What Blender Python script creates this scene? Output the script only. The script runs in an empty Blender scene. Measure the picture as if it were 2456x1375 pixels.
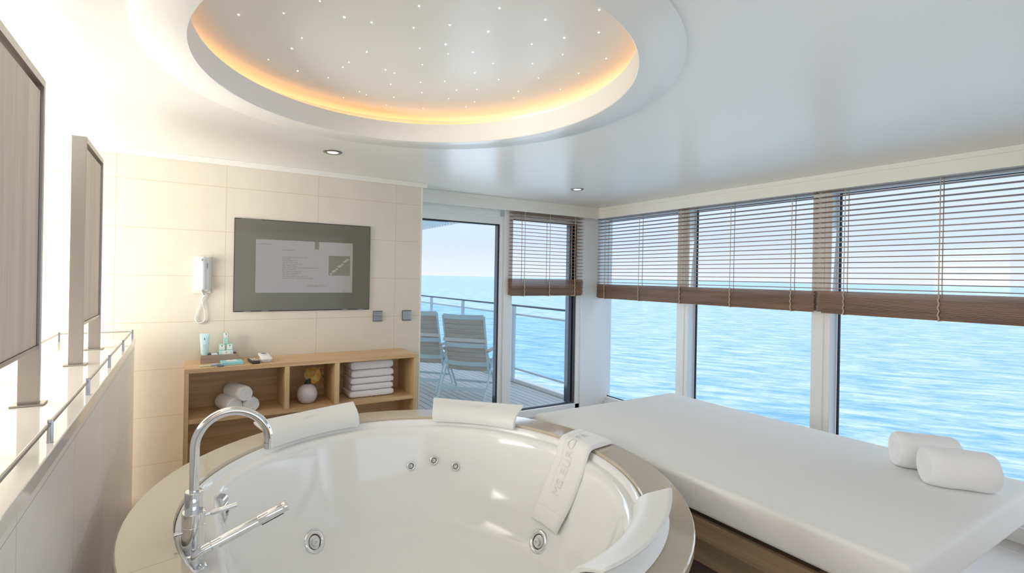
import bpy, bmesh, math, random
from mathutils import Vector, Matrix, noise
random.seed(7)
SC = bpy.context.scene
COL = SC.collection
PI = math.pi
R = math.radians

# ------------------------------------------------------------------ camera, world, light
cam_d = bpy.data.cameras.new('camera')
cam = bpy.data.objects.new('camera', cam_d)
COL.objects.link(cam)
SC.camera = cam
cam_d.sensor_fit = 'HORIZONTAL'
cam_d.sensor_width = 36.0
cam_d.lens = 36.0 * 1187.0 / 2456.0
cam_d.shift_x = 98.0 / 2456.0
cam_d.shift_y = -25.0 / 2456.0
cam_d.clip_start = 0.02
cam_d.clip_end = 60000
ROLL = R(1.0)
_fw = Vector((0.4993, 0.8664, 0.0))
_rt = Vector((0.8664, -0.4993, 0.0))
_up = Vector((0, 0, 1))
_m = Matrix((_rt, _up, -_fw)).transposed().to_4x4()
cam.matrix_world = Matrix.Translation((0, 0, 1.42)) @ _m @ Matrix.Rotation(ROLL, 4, 'Z')

w = bpy.data.worlds.new('sky')
SC.world = w
w.use_nodes = True
nt = w.node_tree
nt.nodes.clear()
wo = nt.nodes.new('ShaderNodeOutputWorld')
bg = nt.nodes.new('ShaderNodeBackground')
tc = nt.nodes.new('ShaderNodeTexCoord')
sp = nt.nodes.new('ShaderNodeSeparateXYZ')
rp = nt.nodes.new('ShaderNodeValToRGB')
nt.links.new(tc.outputs['Generated'], sp.inputs[0])
nt.links.new(sp.outputs['Z'], rp.inputs[0])
nt.links.new(rp.outputs[0], bg.inputs[0])
nt.links.new(bg.outputs[0], wo.inputs[0])
rp.color_ramp.elements[0].position = 0.0
rp.color_ramp.elements[0].color = (0.90, 0.90, 0.97, 1)
rp.color_ramp.elements[1].position = 1.0
rp.color_ramp.elements[1].color = (1.25, 1.45, 1.75, 1)
e = rp.color_ramp.elements.new(0.07); e.color = (0.72, 0.82, 0.98, 1)
e = rp.color_ramp.elements.new(0.30); e.color = (0.86, 0.98, 1.15, 1)
bg.inputs[1].default_value = 0.77

def area(name, loc, d, size, energy, color, spread=180):
    l = bpy.data.lights.new(name, 'AREA')
    l.shape = 'RECTANGLE'
    l.size, l.size_y = size
    l.energy = energy
    l.color = color
    l.spread = R(spread)
    o = bpy.data.objects.new(name, l)
    COL.objects.link(o)
    o.location = loc
    o.rotation_euler = Vector(d).to_track_quat('-Z', 'Y').to_euler()
    return o
# area lamps for light from the unseen left side, right glass and door
area('left_soft_light', (-2.36, 2.45, 1.30), (1, 0.0, -0.04), (1.6, 1.4), 96, (1.0, 0.96, 0.895))  # lamp added for the soft light from the left, its source out of view
area('daylight_right_windows', (3.97, 1.0, 1.0), (-1, 0, 0.10), (4.4, 1.6), 18, (0.80, 0.91, 1.0))
area('added_rear_fill', (0.8, -1.52, 1.45), (0, 1, -0.05), (3.2, 1.3), 4, (0.92, 0.96, 1.0))  # fill lamp added behind the camera, no such source known
area('daylight_door', (2.9, 4.10, 1.1), (0, -1, 0.0), (1.6, 1.7), 14, (0.78, 0.89, 1.0))

SC.view_settings.view_transform = 'Standard'
SC.view_settings.look = 'None'
SC.view_settings.exposure = 0.53
SC.view_settings.gamma = 1.0
SC.view_settings.use_curve_mapping = False
SC.cycles.max_bounces = 10
SC.cycles.diffuse_bounces = 5
SC.cycles.glossy_bounces = 5
SC.cycles.transmission_bounces = 8
SC.cycles.transparent_max_bounces = 16
SC.cycles.sample_clamp_indirect = 6.0
SC.cycles.caustics_reflective = False
SC.cycles.caustics_refractive = False
SC.cycles.use_denoising = True

# ------------------------------------------------------------------ helpers
def link(name, bm, mat=None, parent=None, smooth=False, angle=None):
    me = bpy.data.meshes.new(name)
    bmesh.ops.recalc_face_normals(bm, faces=bm.faces[:])
    bm.to_mesh(me)
    bm.free()
    if mat is not None:
        for m in (mat if isinstance(mat, (list, tuple)) else [mat]):
            me.materials.append(m)
    if smooth:
        me.shade_smooth()
        if angle:
            me.set_sharp_from_angle(angle=R(angle))
    o = bpy.data.objects.new(name, me)
    COL.objects.link(o)
    if parent is not None:
        o.parent = parent
        o.matrix_parent_inverse = Matrix.Translation(parent.location).inverted() if parent.type == 'EMPTY' and parent.rotation_euler.z == 0 else Matrix.Identity(4)
    return o

def thing(name, label, cat, loc=(0, 0, 0), rz=0.0, group=None):
    o = bpy.data.objects.new(name, None)
    COL.objects.link(o)
    o.empty_display_size = 0.05
    o.location = loc
    o.rotation_euler = (0, 0, rz)
    o['label'] = label
    o['category'] = cat
    if group: o['group'] = group
    return o

def tag(o, label, cat, group=None):
    o['label'] = label
    o['category'] = cat
    if group: o['group'] = group
    return o

def struct(o):
    o['kind'] = 'structure'
    return o

def sgroup(name, loc=(0, 0, 0)):
    o = bpy.data.objects.new(name, None)
    COL.objects.link(o)
    o.location = loc
    o['kind'] = 'structure'
    return o

def box(bm, x0, x1, y0, y1, z0, z1, bev=0.0, seg=2, mat=0):
    g = bmesh.ops.create_cube(bm, size=1.0)
    vs = g['verts']
    sx, sy, sz = abs(x1-x0), abs(y1-y0), abs(z1-z0)
    for v in vs:
        v.co = Vector((v.co.x*sx+(x0+x1)/2, v.co.y*sy+(y0+y1)/2, v.co.z*sz+(z0+z1)/2))
    if bev > 0:
        es = list({e for v in vs for e in v.link_edges})
        r = bmesh.ops.bevel(bm, geom=es, offset=min(bev, sx*.49, sy*.49, sz*.49), segments=seg, profile=0.5, affect='EDGES')
        fs = r['faces']
    if mat:
        for f in bm.faces:
            if all(v in vs or True for v in f.verts) and f.material_index == 0 and f.index == -1:
                f.material_index = mat
    return vs

def tube(bm, pts, r, n=12, cap=True, r_end=None):
    pts = [Vector(p) for p in pts]
    rings = []
    T0 = None
    N = None
    for i, p in enumerate(pts):
        if i == 0: T = (pts[1]-pts[0])
        elif i == len(pts)-1: T = (pts[-1]-pts[-2])
        else: T = (pts[i+1]-pts[i]).normalized() + (pts[i]-pts[i-1]).normalized()
        T.normalize()
        if N is None:
            a = Vector((0, 0, 1)) if abs(T.z) < 0.9 else Vector((1, 0, 0))
            N = T.cross(a).normalized()
        else:
            N = (N - T*N.dot(T)).normalized()
        B = T.cross(N)
        rr = r if not isinstance(r, (list, tuple)) else r[i]
        rings.append([bm.verts.new(p + (N*math.cos(2*PI*k/n)+B*math.sin(2*PI*k/n))*rr) for k in range(n)])
    for a, b in zip(rings, rings[1:]):
        for k in range(n):
            bm.faces.new((a[k], a[(k+1) % n], b[(k+1) % n], b[k]))
    if cap:
        bm.faces.new(rings[0][::-1]); bm.faces.new(rings[-1])

def lathe(bm, prof, center=(0, 0, 0), n=48, a0=0.0, a1=2*PI, closed=True, axis=None, cap0=False, cap1=False):
    """prof: list (r,z). axis: optional matrix 3x3 mapping local to world"""
    c = Vector(center)
    rings = []
    full = abs(a1-a0-2*PI) < 1e-6
    m = n if full else n+1
    for (r, z) in prof:
        ring = []
        for k in range(m):
            a = a0+(a1-a0)*k/n
            v = Vector((r*math.cos(a), r*math.sin(a), z))
            if axis is not None: v = axis @ v
            ring.append(bm.verts.new(c+v))
        rings.append(ring)
    for a, b in zip(rings, rings[1:]):
        for k in range(n):
            k2 = (k+1) % m
            if not full and k+1 >= m: continue
            bm.faces.new((a[k], a[k2], b[k2], b[k]))
    if cap0: bm.faces.new(rings[0][::-1])
    if cap1: bm.faces.new(rings[-1])
    return rings

def axis_to(d):
    d = Vector(d).normalized()
    return d.to_track_quat('Z', 'Y').to_matrix()

def spline(pts, n=8):
    """catmull-rom"""
    P = [Vector(p) for p in pts]
    out = []
    for i in range(len(P)-1):
        p0 = P[max(i-1, 0)]; p1 = P[i]; p2 = P[i+1]; p3 = P[min(i+2, len(P)-1)]
        for k in range(n):
            t = k/n
            out.append(0.5*((2*p1)+(p2-p0)*t+(2*p0-5*p1+4*p2-p3)*t*t+(3*p1-p0-3*p2+p3)*t**3))
    out.append(P[-1])
    return out

def text_bm(s, size, extrude=0.0, spacing=1.0, res=3, align='CENTER', offset=0.0):
    cu = bpy.data.curves.new('text', 'FONT')
    cu.body = s
    cu.size = size
    cu.extrude = extrude
    cu.offset = offset
    cu.resolution_u = res
    cu.space_character = spacing
    cu.align_x = align
    cu.align_y = 'CENTER'
    o = bpy.data.objects.new('text', cu)
    COL.objects.link(o)
    dg = bpy.context.evaluated_depsgraph_get()
    me = bpy.data.meshes.new_from_object(o.evaluated_get(dg))
    bm = bmesh.new()
    bm.from_mesh(me)
    bpy.data.objects.remove(o)
    bpy.data.curves.remove(cu)
    bpy.data.meshes.remove(me)
    return bm

def xform(bm, M):
    bmesh.ops.transform(bm, matrix=M, verts=bm.verts[:])

def mat_text(xd, yd, o):
    xd = Vector(xd).normalized(); yd = Vector(yd).normalized(); zd = xd.cross(yd)
    m = Matrix((xd, yd, zd)).transposed().to_4x4()
    return Matrix.Translation(o) @ m

def copy_tree(root, loc=None, label=None, rz=None):
    r = root.copy(); COL.objects.link(r)
    if loc is not None: r.location = loc
    if rz is not None: r.rotation_euler.z = rz
    if label: r['label'] = label
    for ch in list(root.children):
        c = ch.copy(); COL.objects.link(c); c.parent = r; c.matrix_parent_inverse = ch.matrix_parent_inverse.copy()
        for g in ch.children:
            d = g.copy(); COL.objects.link(d); d.parent = c; d.matrix_parent_inverse = g.matrix_parent_inverse.copy()
    return r

# ------------------------------------------------------------------ materials
def mk(name):
    m = bpy.data.materials.new(name)
    m.use_nodes = True
    n = m.node_tree
    b = n.nodes['Principled BSDF']
    return m, n, b

def plain(name, col, rough=0.5, metal=0.0, spec=0.5, emit=None, es=0.0, coat=0.0, bump=None, sheen=0.0, sss=0.0):
    m, n, b = mk(name)
    b.inputs['Base Color'].default_value = (*col, 1)
    b.inputs['Roughness'].default_value = rough
    b.inputs['Metallic'].default_value = metal
    b.inputs['Specular IOR Level'].default_value = spec
    b.inputs['Coat Weight'].default_value = coat
    b.inputs['Coat Roughness'].default_value = 0.08
    if sheen: b.inputs['Sheen Weight'].default_value = sheen
    if emit:
        b.inputs['Emission Color'].default_value = (*emit, 1)
        b.inputs['Emission Strength'].default_value = es
    if bump:
        sc, st, dist = bump
        tcn = n.nodes.new('ShaderNodeTexCoord')
        no = n.nodes.new('ShaderNodeTexNoise')
        no.inputs['Scale'].default_value = sc
        no.inputs['Detail'].default_value = 4
        bp = n.nodes.new('ShaderNodeBump')
        bp.inputs['Strength'].default_value = st
        bp.inputs['Distance'].default_value = dist
        n.links.new(tcn.outputs['Object'], no.inputs['Vector'])
        n.links.new(no.outputs['Fac'], bp.inputs['Height'])
        n.links.new(bp.outputs[0], b.inputs['Normal'])
    return m

def wood(name, c1, c2, grain='x', rough=0.42, scale=1.0, fine=1.0, c3=None):
    m, n, b = mk(name)
    tcn = n.nodes.new('ShaderNodeTexCoord')
    mp = n.nodes.new('ShaderNodeMapping')
    s = [26*scale]*3
    s['xyz'.index(grain)] = 1.3*scale
    mp.inputs['Scale'].default_value = s
    no = n.nodes.new('ShaderNodeTexNoise')
    no.inputs['Scale'].default_value = 1.0
    no.inputs['Detail'].default_value = 6
    no.inputs['Distortion'].default_value = 0.6
    mp2 = n.nodes.new('ShaderNodeMapping')
    s2 = [160*fine]*3
    s2['xyz'.index(grain)] = 4.0
    mp2.inputs['Scale'].default_value = s2
    no2 = n.nodes.new('ShaderNodeTexNoise')
    no2.inputs['Scale'].default_value = 1.0
    no2.inputs['Detail'].default_value = 3
    mx = n.nodes.new('ShaderNodeMath'); mx.operation = 'MULTIPLY_ADD'
    mx.inputs[1].default_value = 0.45
    r = n.nodes.new('ShaderNodeValToRGB')
    r.color_ramp.elements[0].position = 0.42; r.color_ramp.elements[0].color = (*c1, 1)
    r.color_ramp.elements[1].position = 0.92; r.color_ramp.elements[1].color = (*c2, 1)
    n.links.new(tcn.outputs['Object'], mp.inputs[0]); n.links.new(tcn.outputs['Object'], mp2.inputs[0])
    n.links.new(mp.outputs[0], no.inputs['Vector']); n.links.new(mp2.outputs[0], no2.inputs['Vector'])
    n.links.new(no2.outputs['Fac'], mx.inputs[0]); n.links.new(no.outputs['Fac'], mx.inputs[2])
    n.links.new(mx.outputs[0], r.inputs[0]); n.links.new(r.outputs[0], b.inputs['Base Color'])
    bp = n.nodes.new('ShaderNodeBump'); bp.inputs['Strength'].default_value = 0.15; bp.inputs['Distance'].default_value = 0.001
    n.links.new(mx.outputs[0], bp.inputs['Height']); n.links.new(bp.outputs[0], b.inputs['Normal'])
    b.inputs['Roughness'].default_value = rough
    return m

def brushed(name, col=(0.62, 0.61, 0.59), rough=0.28, grain='z'):
    m, n, b = mk(name)
    tcn = n.nodes.new('ShaderNodeTexCoord')
    mp = n.nodes.new('ShaderNodeMapping')
    s = [600.0]*3; s['xyz'.index(grain)] = 6.0
    mp.inputs['Scale'].default_value = s
    no = n.nodes.new('ShaderNodeTexNoise'); no.inputs['Scale'].default_value = 1.0
    mr = n.nodes.new('ShaderNodeMapRange'); mr.inputs[3].default_value = rough-.06; mr.inputs[4].default_value = rough+.1
    n.links.new(tcn.outputs['Object'], mp.inputs[0]); n.links.new(mp.outputs[0], no.inputs['Vector'])
    n.links.new(no.outputs['Fac'], mr.inputs[0]); n.links.new(mr.outputs[0], b.inputs['Roughness'])
    b.inputs['Base Color'].default_value = (*col, 1); b.inputs['Metallic'].default_value = 1
    return m

def tiles(name, col, col2, line, sx, ox, sz, oz, wd=0.0016, rough=0.35, ax=('X', 'Z'), var=0.0, mott=6.0):
    """large format tiles: thin joint lines on a grid of object coordinates plus cloudy variation"""
    m, n, b = mk(name)
    tcn = n.nodes.new('ShaderNodeTexCoord')
    spn = n.nodes.new('ShaderNodeSeparateXYZ')
    n.links.new(tcn.outputs['Object'], spn.inputs[0])
    masks = []
    for a, s, o in ((ax[0], sx, ox), (ax[1], sz, oz)):
        su = n.nodes.new('ShaderNodeMath'); su.operation = 'SUBTRACT'; su.inputs[1].default_value = o - 100*s - s/2
        md = n.nodes.new('ShaderNodeMath'); md.operation = 'MODULO'; md.inputs[1].default_value = s
        s2 = n.nodes.new('ShaderNodeMath'); s2.operation = 'SUBTRACT'; s2.inputs[1].default_value = s/2
        ab = n.nodes.new('ShaderNodeMath'); ab.operation = 'ABSOLUTE'
        lt = n.nodes.new('ShaderNodeMath'); lt.operation = 'LESS_THAN'; lt.inputs[1].default_value = wd
        n.links.new(spn.outputs[a], su.inputs[0]); n.links.new(su.outputs[0], md.inputs[0])
        n.links.new(md.outputs[0], s2.inputs[0]); n.links.new(s2.outputs[0], ab.inputs[0]); n.links.new(ab.outputs[0], lt.inputs[0])
        masks.append(lt)
    mx = n.nodes.new('ShaderNodeMath'); mx.operation = 'MAXIMUM'
    n.links.new(masks[0].outputs[0], mx.inputs[0]); n.links.new(masks[1].outputs[0], mx.inputs[1])
    no = n.nodes.new('ShaderNodeTexNoise'); no.inputs['Scale'].default_value = mott; no.inputs['Detail'].default_value = 8
    no.inputs['Roughness'].default_value = 0.6
    n.links.new(tcn.outputs['Object'], no.inputs['Vector'])
    c = n.nodes.new('ShaderNodeMix'); c.data_type = 'RGBA'
    c.inputs[6].default_value = (*col, 1); c.inputs[7].default_value = (*col2, 1)
    n.links.new(no.outputs['Fac'], c.inputs[0])
    c2 = n.nodes.new('ShaderNodeMix'); c2.data_type = 'RGBA'; c2.inputs[7].default_value = (*line, 1)
    n.links.new(c.outputs[2], c2.inputs[6]); n.links.new(mx.outputs[0], c2.inputs[0])
    n.links.new(c2.outputs[2], b.inputs['Base Color'])
    bp = n.nodes.new('ShaderNodeBump'); bp.inputs['Strength'].default_value = 0.4; bp.inputs['Distance'].default_value = 0.001; bp.invert = True
    n.links.new(mx.outputs[0], bp.inputs['Height']); n.links.new(bp.outputs[0], b.inputs['Normal'])
    b.inputs['Roughness'].default_value = rough
    return m

def glass(name, tint=(0.94, 0.97, 1.0), refl=0.005):
    m = bpy.data.materials.new(name); m.use_nodes = True
    n = m.node_tree; n.nodes.clear()
    out = n.nodes.new('ShaderNodeOutputMaterial')
    tr = n.nodes.new('ShaderNodeBsdfTransparent'); tr.inputs[0].default_value = (*tint, 1)
    gl = n.nodes.new('ShaderNodeBsdfGlossy'); gl.inputs['Roughness'].default_value = 0.0
    lw = n.nodes.new('ShaderNodeLayerWeight'); lw.inputs[0].default_value = 0.5
    pw = n.nodes.new('ShaderNodeMath'); pw.operation = 'POWER'; pw.inputs[1].default_value = 5.0
    fr = n.nodes.new('ShaderNodeMath'); fr.operation = 'MULTIPLY_ADD'; fr.inputs[1].default_value = 0.35; fr.inputs[2].default_value = refl
    n.links.new(lw.outputs['Facing'], pw.inputs[0]); n.links.new(pw.outputs[0], fr.inputs[0])
    mx = n.nodes.new('ShaderNodeMixShader')
    n.links.new(fr.outputs[0], mx.inputs[0]); n.links.new(tr.outputs[0], mx.inputs[1]); n.links.new(gl.outputs[0], mx.inputs[2])
    n.links.new(mx.outputs[0], out.inputs[0])
    return m

M = {}
M['ceiling'] = plain('satin ceiling paint', (0.80, 0.79, 0.75), 0.30, spec=0.45)
M['white'] = plain('white lacquer', (0.84, 0.83, 0.80), 0.35)
M['cream_trim'] = plain('cream trim lacquer', (0.80, 0.785, 0.72), 0.38)
M['frame_white'] = plain('white powder coated frame', (0.83, 0.83, 0.81), 0.35)
M['gasket'] = plain('black window gasket', (0.012, 0.014, 0.02), 0.5)
M['darkframe'] = plain('dark grey frame', (0.06, 0.065, 0.075), 0.4)
M['glass'] = glass('window glass')
M['railglass'] = glass('rail glass', (0.86, 0.94, 0.98))
M['acrylic'] = plain('white sanitary acrylic', (0.90, 0.90, 0.89), 0.10, coat=0.4)
M['pillow'] = plain('matt white foam', (0.84, 0.84, 0.82), 0.42)
M['chrome'] = plain('polished chrome', (0.80, 0.81, 0.83), 0.05, metal=1)
M['darkrubber'] = plain('black rubber', (0.015, 0.015, 0.018), 0.5)
M['steel'] = brushed('brushed steel', (0.44, 0.42, 0.395), 0.30, 'z')
M['steel_dark'] = brushed('satin steel rail', (0.45, 0.44, 0.44), 0.3, 'z')
M['oak'] = wood('oak veneer horizontal', (0.52, 0.325, 0.155), (0.76, 0.53, 0.315), 'x', rough=.45)
M['oak_v'] = wood('oak veneer vertical', (0.56, 0.36, 0.18), (0.77, 0.55, 0.33), 'z', rough=.45)
M['oak_base'] = wood('oak bench base', (0.25, 0.16, 0.085), (0.42, 0.29, 0.17), 'y', rough=.45)
M['panel_wood'] = wood('pale greige wood panel', (0.50, 0.405, 0.32), (0.66, 0.55, 0.445), 'z', scale=.8, rough=.5)
M['blind'] = wood('walnut stained slat', (0.13, 0.065, 0.035), (0.30, 0.17, 0.10), 'y', rough=.45, fine=.8)
M['blind_x'] = wood('walnut stained slat across', (0.13, 0.065, 0.035), (0.30, 0.17, 0.10), 'x', rough=.45, fine=.8)
M['cord'] = plain('beige ladder cord', (0.55, 0.45, 0.30), 0.8)
M['towel'] = plain('white terry', (0.93, 0.925, 0.92), 0.95, spec=0.1, bump=(420, 0.45, 0.003), sheen=0.3)
M['towel_emb'] = plain('shiny white embroidery', (0.82, 0.81, 0.79), 0.5)
M['mattress'] = plain('cream cover', (0.87, 0.86, 0.84), 0.75, bump=(900, 0.2, 0.001))
M['walltile'] = tiles('cream wall tile', (0.72, 0.665, 0.575), (0.66, 0.60, 0.505), (0.56, 0.44, 0.29), 0.607, -0.378, 0.30, 0.19, 0.0014, rough=.42)
M['floortile'] = tiles('greige floor tile', (0.50, 0.44, 0.38), (0.43, 0.37, 0.32), (0.62, 0.58, 0.53), 0.6, 0.25, 0.6, 0.1, 0.0025, rough=.3, ax=('X', 'Y'))
M['stone'] = plain('cream quartz stone', (0.60, 0.52, 0.40), 0.08, coat=0.5)
M['ledge'] = plain('cream polished ledge', (0.86, 0.83, 0.76), 0.05, coat=0.6)
M['partition'] = tiles('pale wood grain laminate', (0.90, 0.88, 0.86), (0.78, 0.73, 0.67), (0.50, 0.46, 0.42), 0.54, 0.63, 0.36, 0.60, 0.0012, rough=.22, ax=('Y', 'Z'), mott=3)
M['tv'] = plain('dark mirror glass', (0.15, 0.147, 0.118), 0.05, spec=0.28)
M['tvscreen'] = plain('lit grey picture', (0.09, 0.085, 0.08), 0.08, emit=(0.14, 0.13, 0.125), es=1.0)
M['tvtext'] = plain('dim picture text', (0.05, 0.05, 0.05), 0.3, emit=(0.09, 0.082, 0.07), es=1.0)
M['tvdark'] = plain('olive picture block', (0.06, 0.06, 0.045), 0.2, emit=(0.07, 0.068, 0.048), es=1.0)
M['black'] = plain('black plastic', (0.02, 0.019, 0.018), 0.4)
M['plastic'] = plain('white plastic', (0.85, 0.86, 0.87), 0.25)
M['plastic_cream'] = plain('cream plastic plate', (0.82, 0.77, 0.66), 0.4)
M['switch'] = plain('grey metal switch', (0.33, 0.36, 0.38), 0.35, metal=0.6)
M['switch_mark'] = plain('dark switch symbol', (0.10, 0.11, 0.12), 0.5)
M['teal'] = plain('turquoise carton', (0.32, 0.70, 0.77), 0.4)
M['aqua'] = plain('pale aqua plastic', (0.60, 0.83, 0.86), 0.3)
M['mint'] = plain('mint green glass', (0.42, 0.72, 0.64), 0.25)
M['paper'] = plain('white paper', (0.88, 0.87, 0.86), 0.5)
M['navy'] = plain('navy print', (0.05, 0.05, 0.14), 0.4)
M['pinkprint'] = plain('faint pink print', (0.75, 0.55, 0.53), 0.5)
M['tray'] = wood('greyed wood tray', (0.30, 0.22, 0.17), (0.52, 0.42, 0.35), 'x', rough=.6)
M['vase'] = plain('pale lilac ceramic', (0.72, 0.66, 0.70), 0.16, coat=0.4, bump=(60, .15, .002))
M['petal'] = None
M['spadix'] = plain('orange spadix', (0.70, 0.22, 0.03), 0.5)
M['leafdark'] = plain('dark green leaf', (0.02, 0.022, 0.012), 0.5)
M['twig'] = plain('thin brown stem', (0.10, 0.07, 0.03), 0.6)
M['deckchair'] = plain('pale blue grey painted aluminium', (0.62, 0.76, 0.78), 0.4)
M['teakslat'] = wood('weathered teak slat', (0.42, 0.37, 0.31), (0.60, 0.54, 0.46), 'x', rough=.7)
M['strap'] = plain('cream strap', (0.72, 0.72, 0.66), 0.8)
M['railmetal'] = plain('pale blue grey rail paint', (0.70, 0.77, 0.82), 0.4)
M['railwood'] = plain('dark rail top', (0.14, 0.16, 0.22), 0.4)
M['led'] = plain('amber led tape', (1, 0.6, 0.25), 0.5, emit=(1.0, 0.52, 0.20), es=3.4)
M['star'] = plain('fibre light point', (1, 1, 1), 0.5, emit=(1.0, 0.96, 0.92), es=6.0)
M['lamp'] = plain('lit lamp lens', (1, 1, 1), 0.3, emit=(1.0, 0.88, 0.68), es=2.2)
M['grey_trim'] = plain('satin nickel', (0.30, 0.29, 0.27), 0.3, metal=1)
M['cup'] = plain('dark chrome cup', (0.10, 0.095, 0.09), 0.2, metal=0.8)
M['greenish'] = plain('pale green wrapper', (0.66, 0.72, 0.52), 0.5)
M['bluewrap'] = plain('pale blue sachet', (0.66, 0.78, 0.86), 0.35)

def petal_mat():
    m, n, b = mk('yellow anthurium petal')
    tcn = n.nodes.new('ShaderNodeTexCoord')
    no = n.nodes.new('ShaderNodeTexNoise'); no.inputs['Scale'].default_value = 22; no.inputs['Detail'].default_value = 3
    r = n.nodes.new('ShaderNodeValToRGB')
    r.color_ramp.elements[0].position = .38; r.color_ramp.elements[0].color = (0.85, 0.40, 0.04, 1)
    r.color_ramp.elements[1].position = .58; r.color_ramp.elements[1].color = (0.86, 0.74, 0.26, 1)
    n.links.new(tcn.outputs['Object'], no.inputs['Vector']); n.links.new(no.outputs['Fac'], r.inputs[0]); n.links.new(r.outputs[0], b.inputs['Base Color'])
    b.inputs['Roughness'].default_value = .3
    return m
M['petal'] = petal_mat()

def plank_mat():
    m, n, b = mk('pale teak deck planking')
    tcn = n.nodes.new('ShaderNodeTexCoord')
    br = n.nodes.new('ShaderNodeTexBrick')
    mp = n.nodes.new('ShaderNodeMapping'); mp.inputs['Rotation'].default_value = (0, 0, R(90))
    br.inputs['Scale'].default_value = 1.0
    br.inputs['Brick Width'].default_value = 2.3
    br.inputs['Row Height'].default_value = 0.095
    br.inputs['Mortar Size'].default_value = 0.004
    br.inputs['Color1'].default_value = (0.60, 0.58, 0.55, 1)
    br.inputs['Color2'].default_value = (0.68, 0.64, 0.58, 1)
    br.inputs['Mortar'].default_value = (0.06, 0.07, 0.08, 1)
    n.links.new(tcn.outputs['Object'], mp.inputs[0]); n.links.new(mp.outputs[0], br.inputs['Vector'])
    n.links.new(br.outputs['Color'], b.inputs['Base Color'])
    b.inputs['Roughness'].default_value = .55
    return m
M['planks'] = plank_mat()

def sea_mat():
    m, n, b = mk('sea water')
    tcn = n.nodes.new('ShaderNodeTexCoord')
    m0 = n.nodes.new('ShaderNodeMapping'); m0.inputs['Rotation'].default_value = (0, 0, R(-38))
    mp = n.nodes.new('ShaderNodeMapping'); mp.inputs['Scale'].default_value = (1.5, .42, 1)
    n.links.new(tcn.outputs['Object'], m0.inputs[0]); n.links.new(m0.outputs[0], mp.inputs[0])
    def nz(s, d, dist=0.0, ro=.6):
        x = n.nodes.new('ShaderNodeTexNoise'); x.inputs['Scale'].default_value = s; x.inputs['Detail'].default_value = d
        x.inputs['Distortion'].default_value = dist; x.inputs['Roughness'].default_value = ro
        n.links.new(mp.outputs[0], x.inputs['Vector']); return x
    a = nz(.24, 14, .3, .68); c = nz(1.3, 12, .4, .72)
    add = n.nodes.new('ShaderNodeMath'); add.operation = 'MULTIPLY_ADD'; add.inputs[1].default_value = .5
    n.links.new(c.outputs['Fac'], add.inputs[0]); n.links.new(a.outputs['Fac'], add.inputs[2])
    r = n.nodes.new('ShaderNodeValToRGB')
    r.color_ramp.elements[0].position = .62; r.color_ramp.elements[0].color = (0.18, 0.46, 0.57, 1)
    r.color_ramp.elements[1].position = .92; r.color_ramp.elements[1].color = (0.85, 0.92, 0.95, 1)
    e = r.color_ramp.elements.new(.75); e.color = (0.44, 0.65, 0.75, 1)
    n.links.new(add.outputs[0], r.inputs[0]); n.links.new(r.outputs[0], b.inputs['Base Color'])
    bp = n.nodes.new('ShaderNodeBump'); bp.inputs['Strength'].default_value = .5; bp.inputs['Distance'].default_value = .35
    n.links.new(add.outputs[0], bp.inputs['Height']); n.links.new(bp.outputs[0], b.inputs['Normal'])
    b.inputs['Roughness'].default_value = .35
    b.inputs['IOR'].default_value = 1.33
    return m
M['sea'] = sea_mat()

# ------------------------------------------------------------------ room shell
CX, CY = 0.824, 1.80          # common centre of tub and ceiling cove
CC = (0.80, 1.795)
H = 2.17
XL, XR, YB, YF = -2.5, 4.10, 3.72, -1.6
bm = bmesh.new(); box(bm, XL, 4.1, YF, 4.1, -0.05, 0.0)
struct(link('floor', bm, M['floortile']))

# ceiling: flat slab with a round opening, a slightly dropped ring round it, the cove and the raised disc
def ceiling():
    bm = bmesh.new()
    n = 96
    ro = 0.957
    cx, cy = CC
    ring = [bm.verts.new((cx+ro*math.cos(2*PI*k/n), cy+ro*math.sin(2*PI*k/n), H)) for k in range(n)]
    outer = []
    for k in range(n):
        a = 2*PI*k/n
        dx, dy = math.cos(a), math.sin(a)
        ts = []
        if dx > 1e-9: ts.append((4.1-cx)/dx)
        if dx < -1e-9: ts.append((XL-cx)/dx)
        if dy > 1e-9: ts.append((4.1-cy)/dy)
        if dy < -1e-9: ts.append((YF-cy)/dy)
        t = min(ts)
        outer.append(bm.verts.new((cx+dx*t, cy+dy*t, H)))
    for k in range(n):
        bm.faces.new((ring[k], ring[(k+1) % n], outer[(k+1) % n], outer[k]))
    # corners of the rectangle
    for (X, Y) in ((4.1, 4.1), (XL, 4.1), (XL, YF), (4.1, YF)):
        a = math.atan2(Y-cy, X-cx) % (2*PI)
        k = int(a/(2*PI)*n)
        c = bm.verts.new((X, Y, H))
        bm.faces.new((outer[k], c, outer[(k+1) % n]))
    # dropped ring, lip, cove wall, raised disc (one lathe)
    lathe(bm, [(ro, H), (ro, H-0.005), (ro-.003, H-0.007), (0.809, H-0.007), (0.806, H-0.004), (0.806, 2.262), (0.812, 2.264), (0.83, 2.264), (0.83, 2.25), (0.911, 2.25), (0.911, 2.275), (0.935, 2.275), (0.935, 2.30), (0.928, 2.320), (0.910, 2.330), (0.88, 2.333), (0.6, 2.333), (0.3, 2.333), (0.002, 2.333)],
          (cx, cy, 0), n=128, cap1=True)
    return bm
struct(link('ceiling', ceiling(), M['ceiling'], smooth=True, angle=35))

bm = bmesh.new(); box(bm, XL, 1.66, YB, YB+0.10, 0, H)
wb = struct(link('wall_back', bm, M['walltile']))
bm = bmesh.new(); box(bm, 1.66, 1.672, YB-0.003, YB+0.36, 0, H)
struct(link('trim_1', bm, M['cream_trim']))
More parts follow.
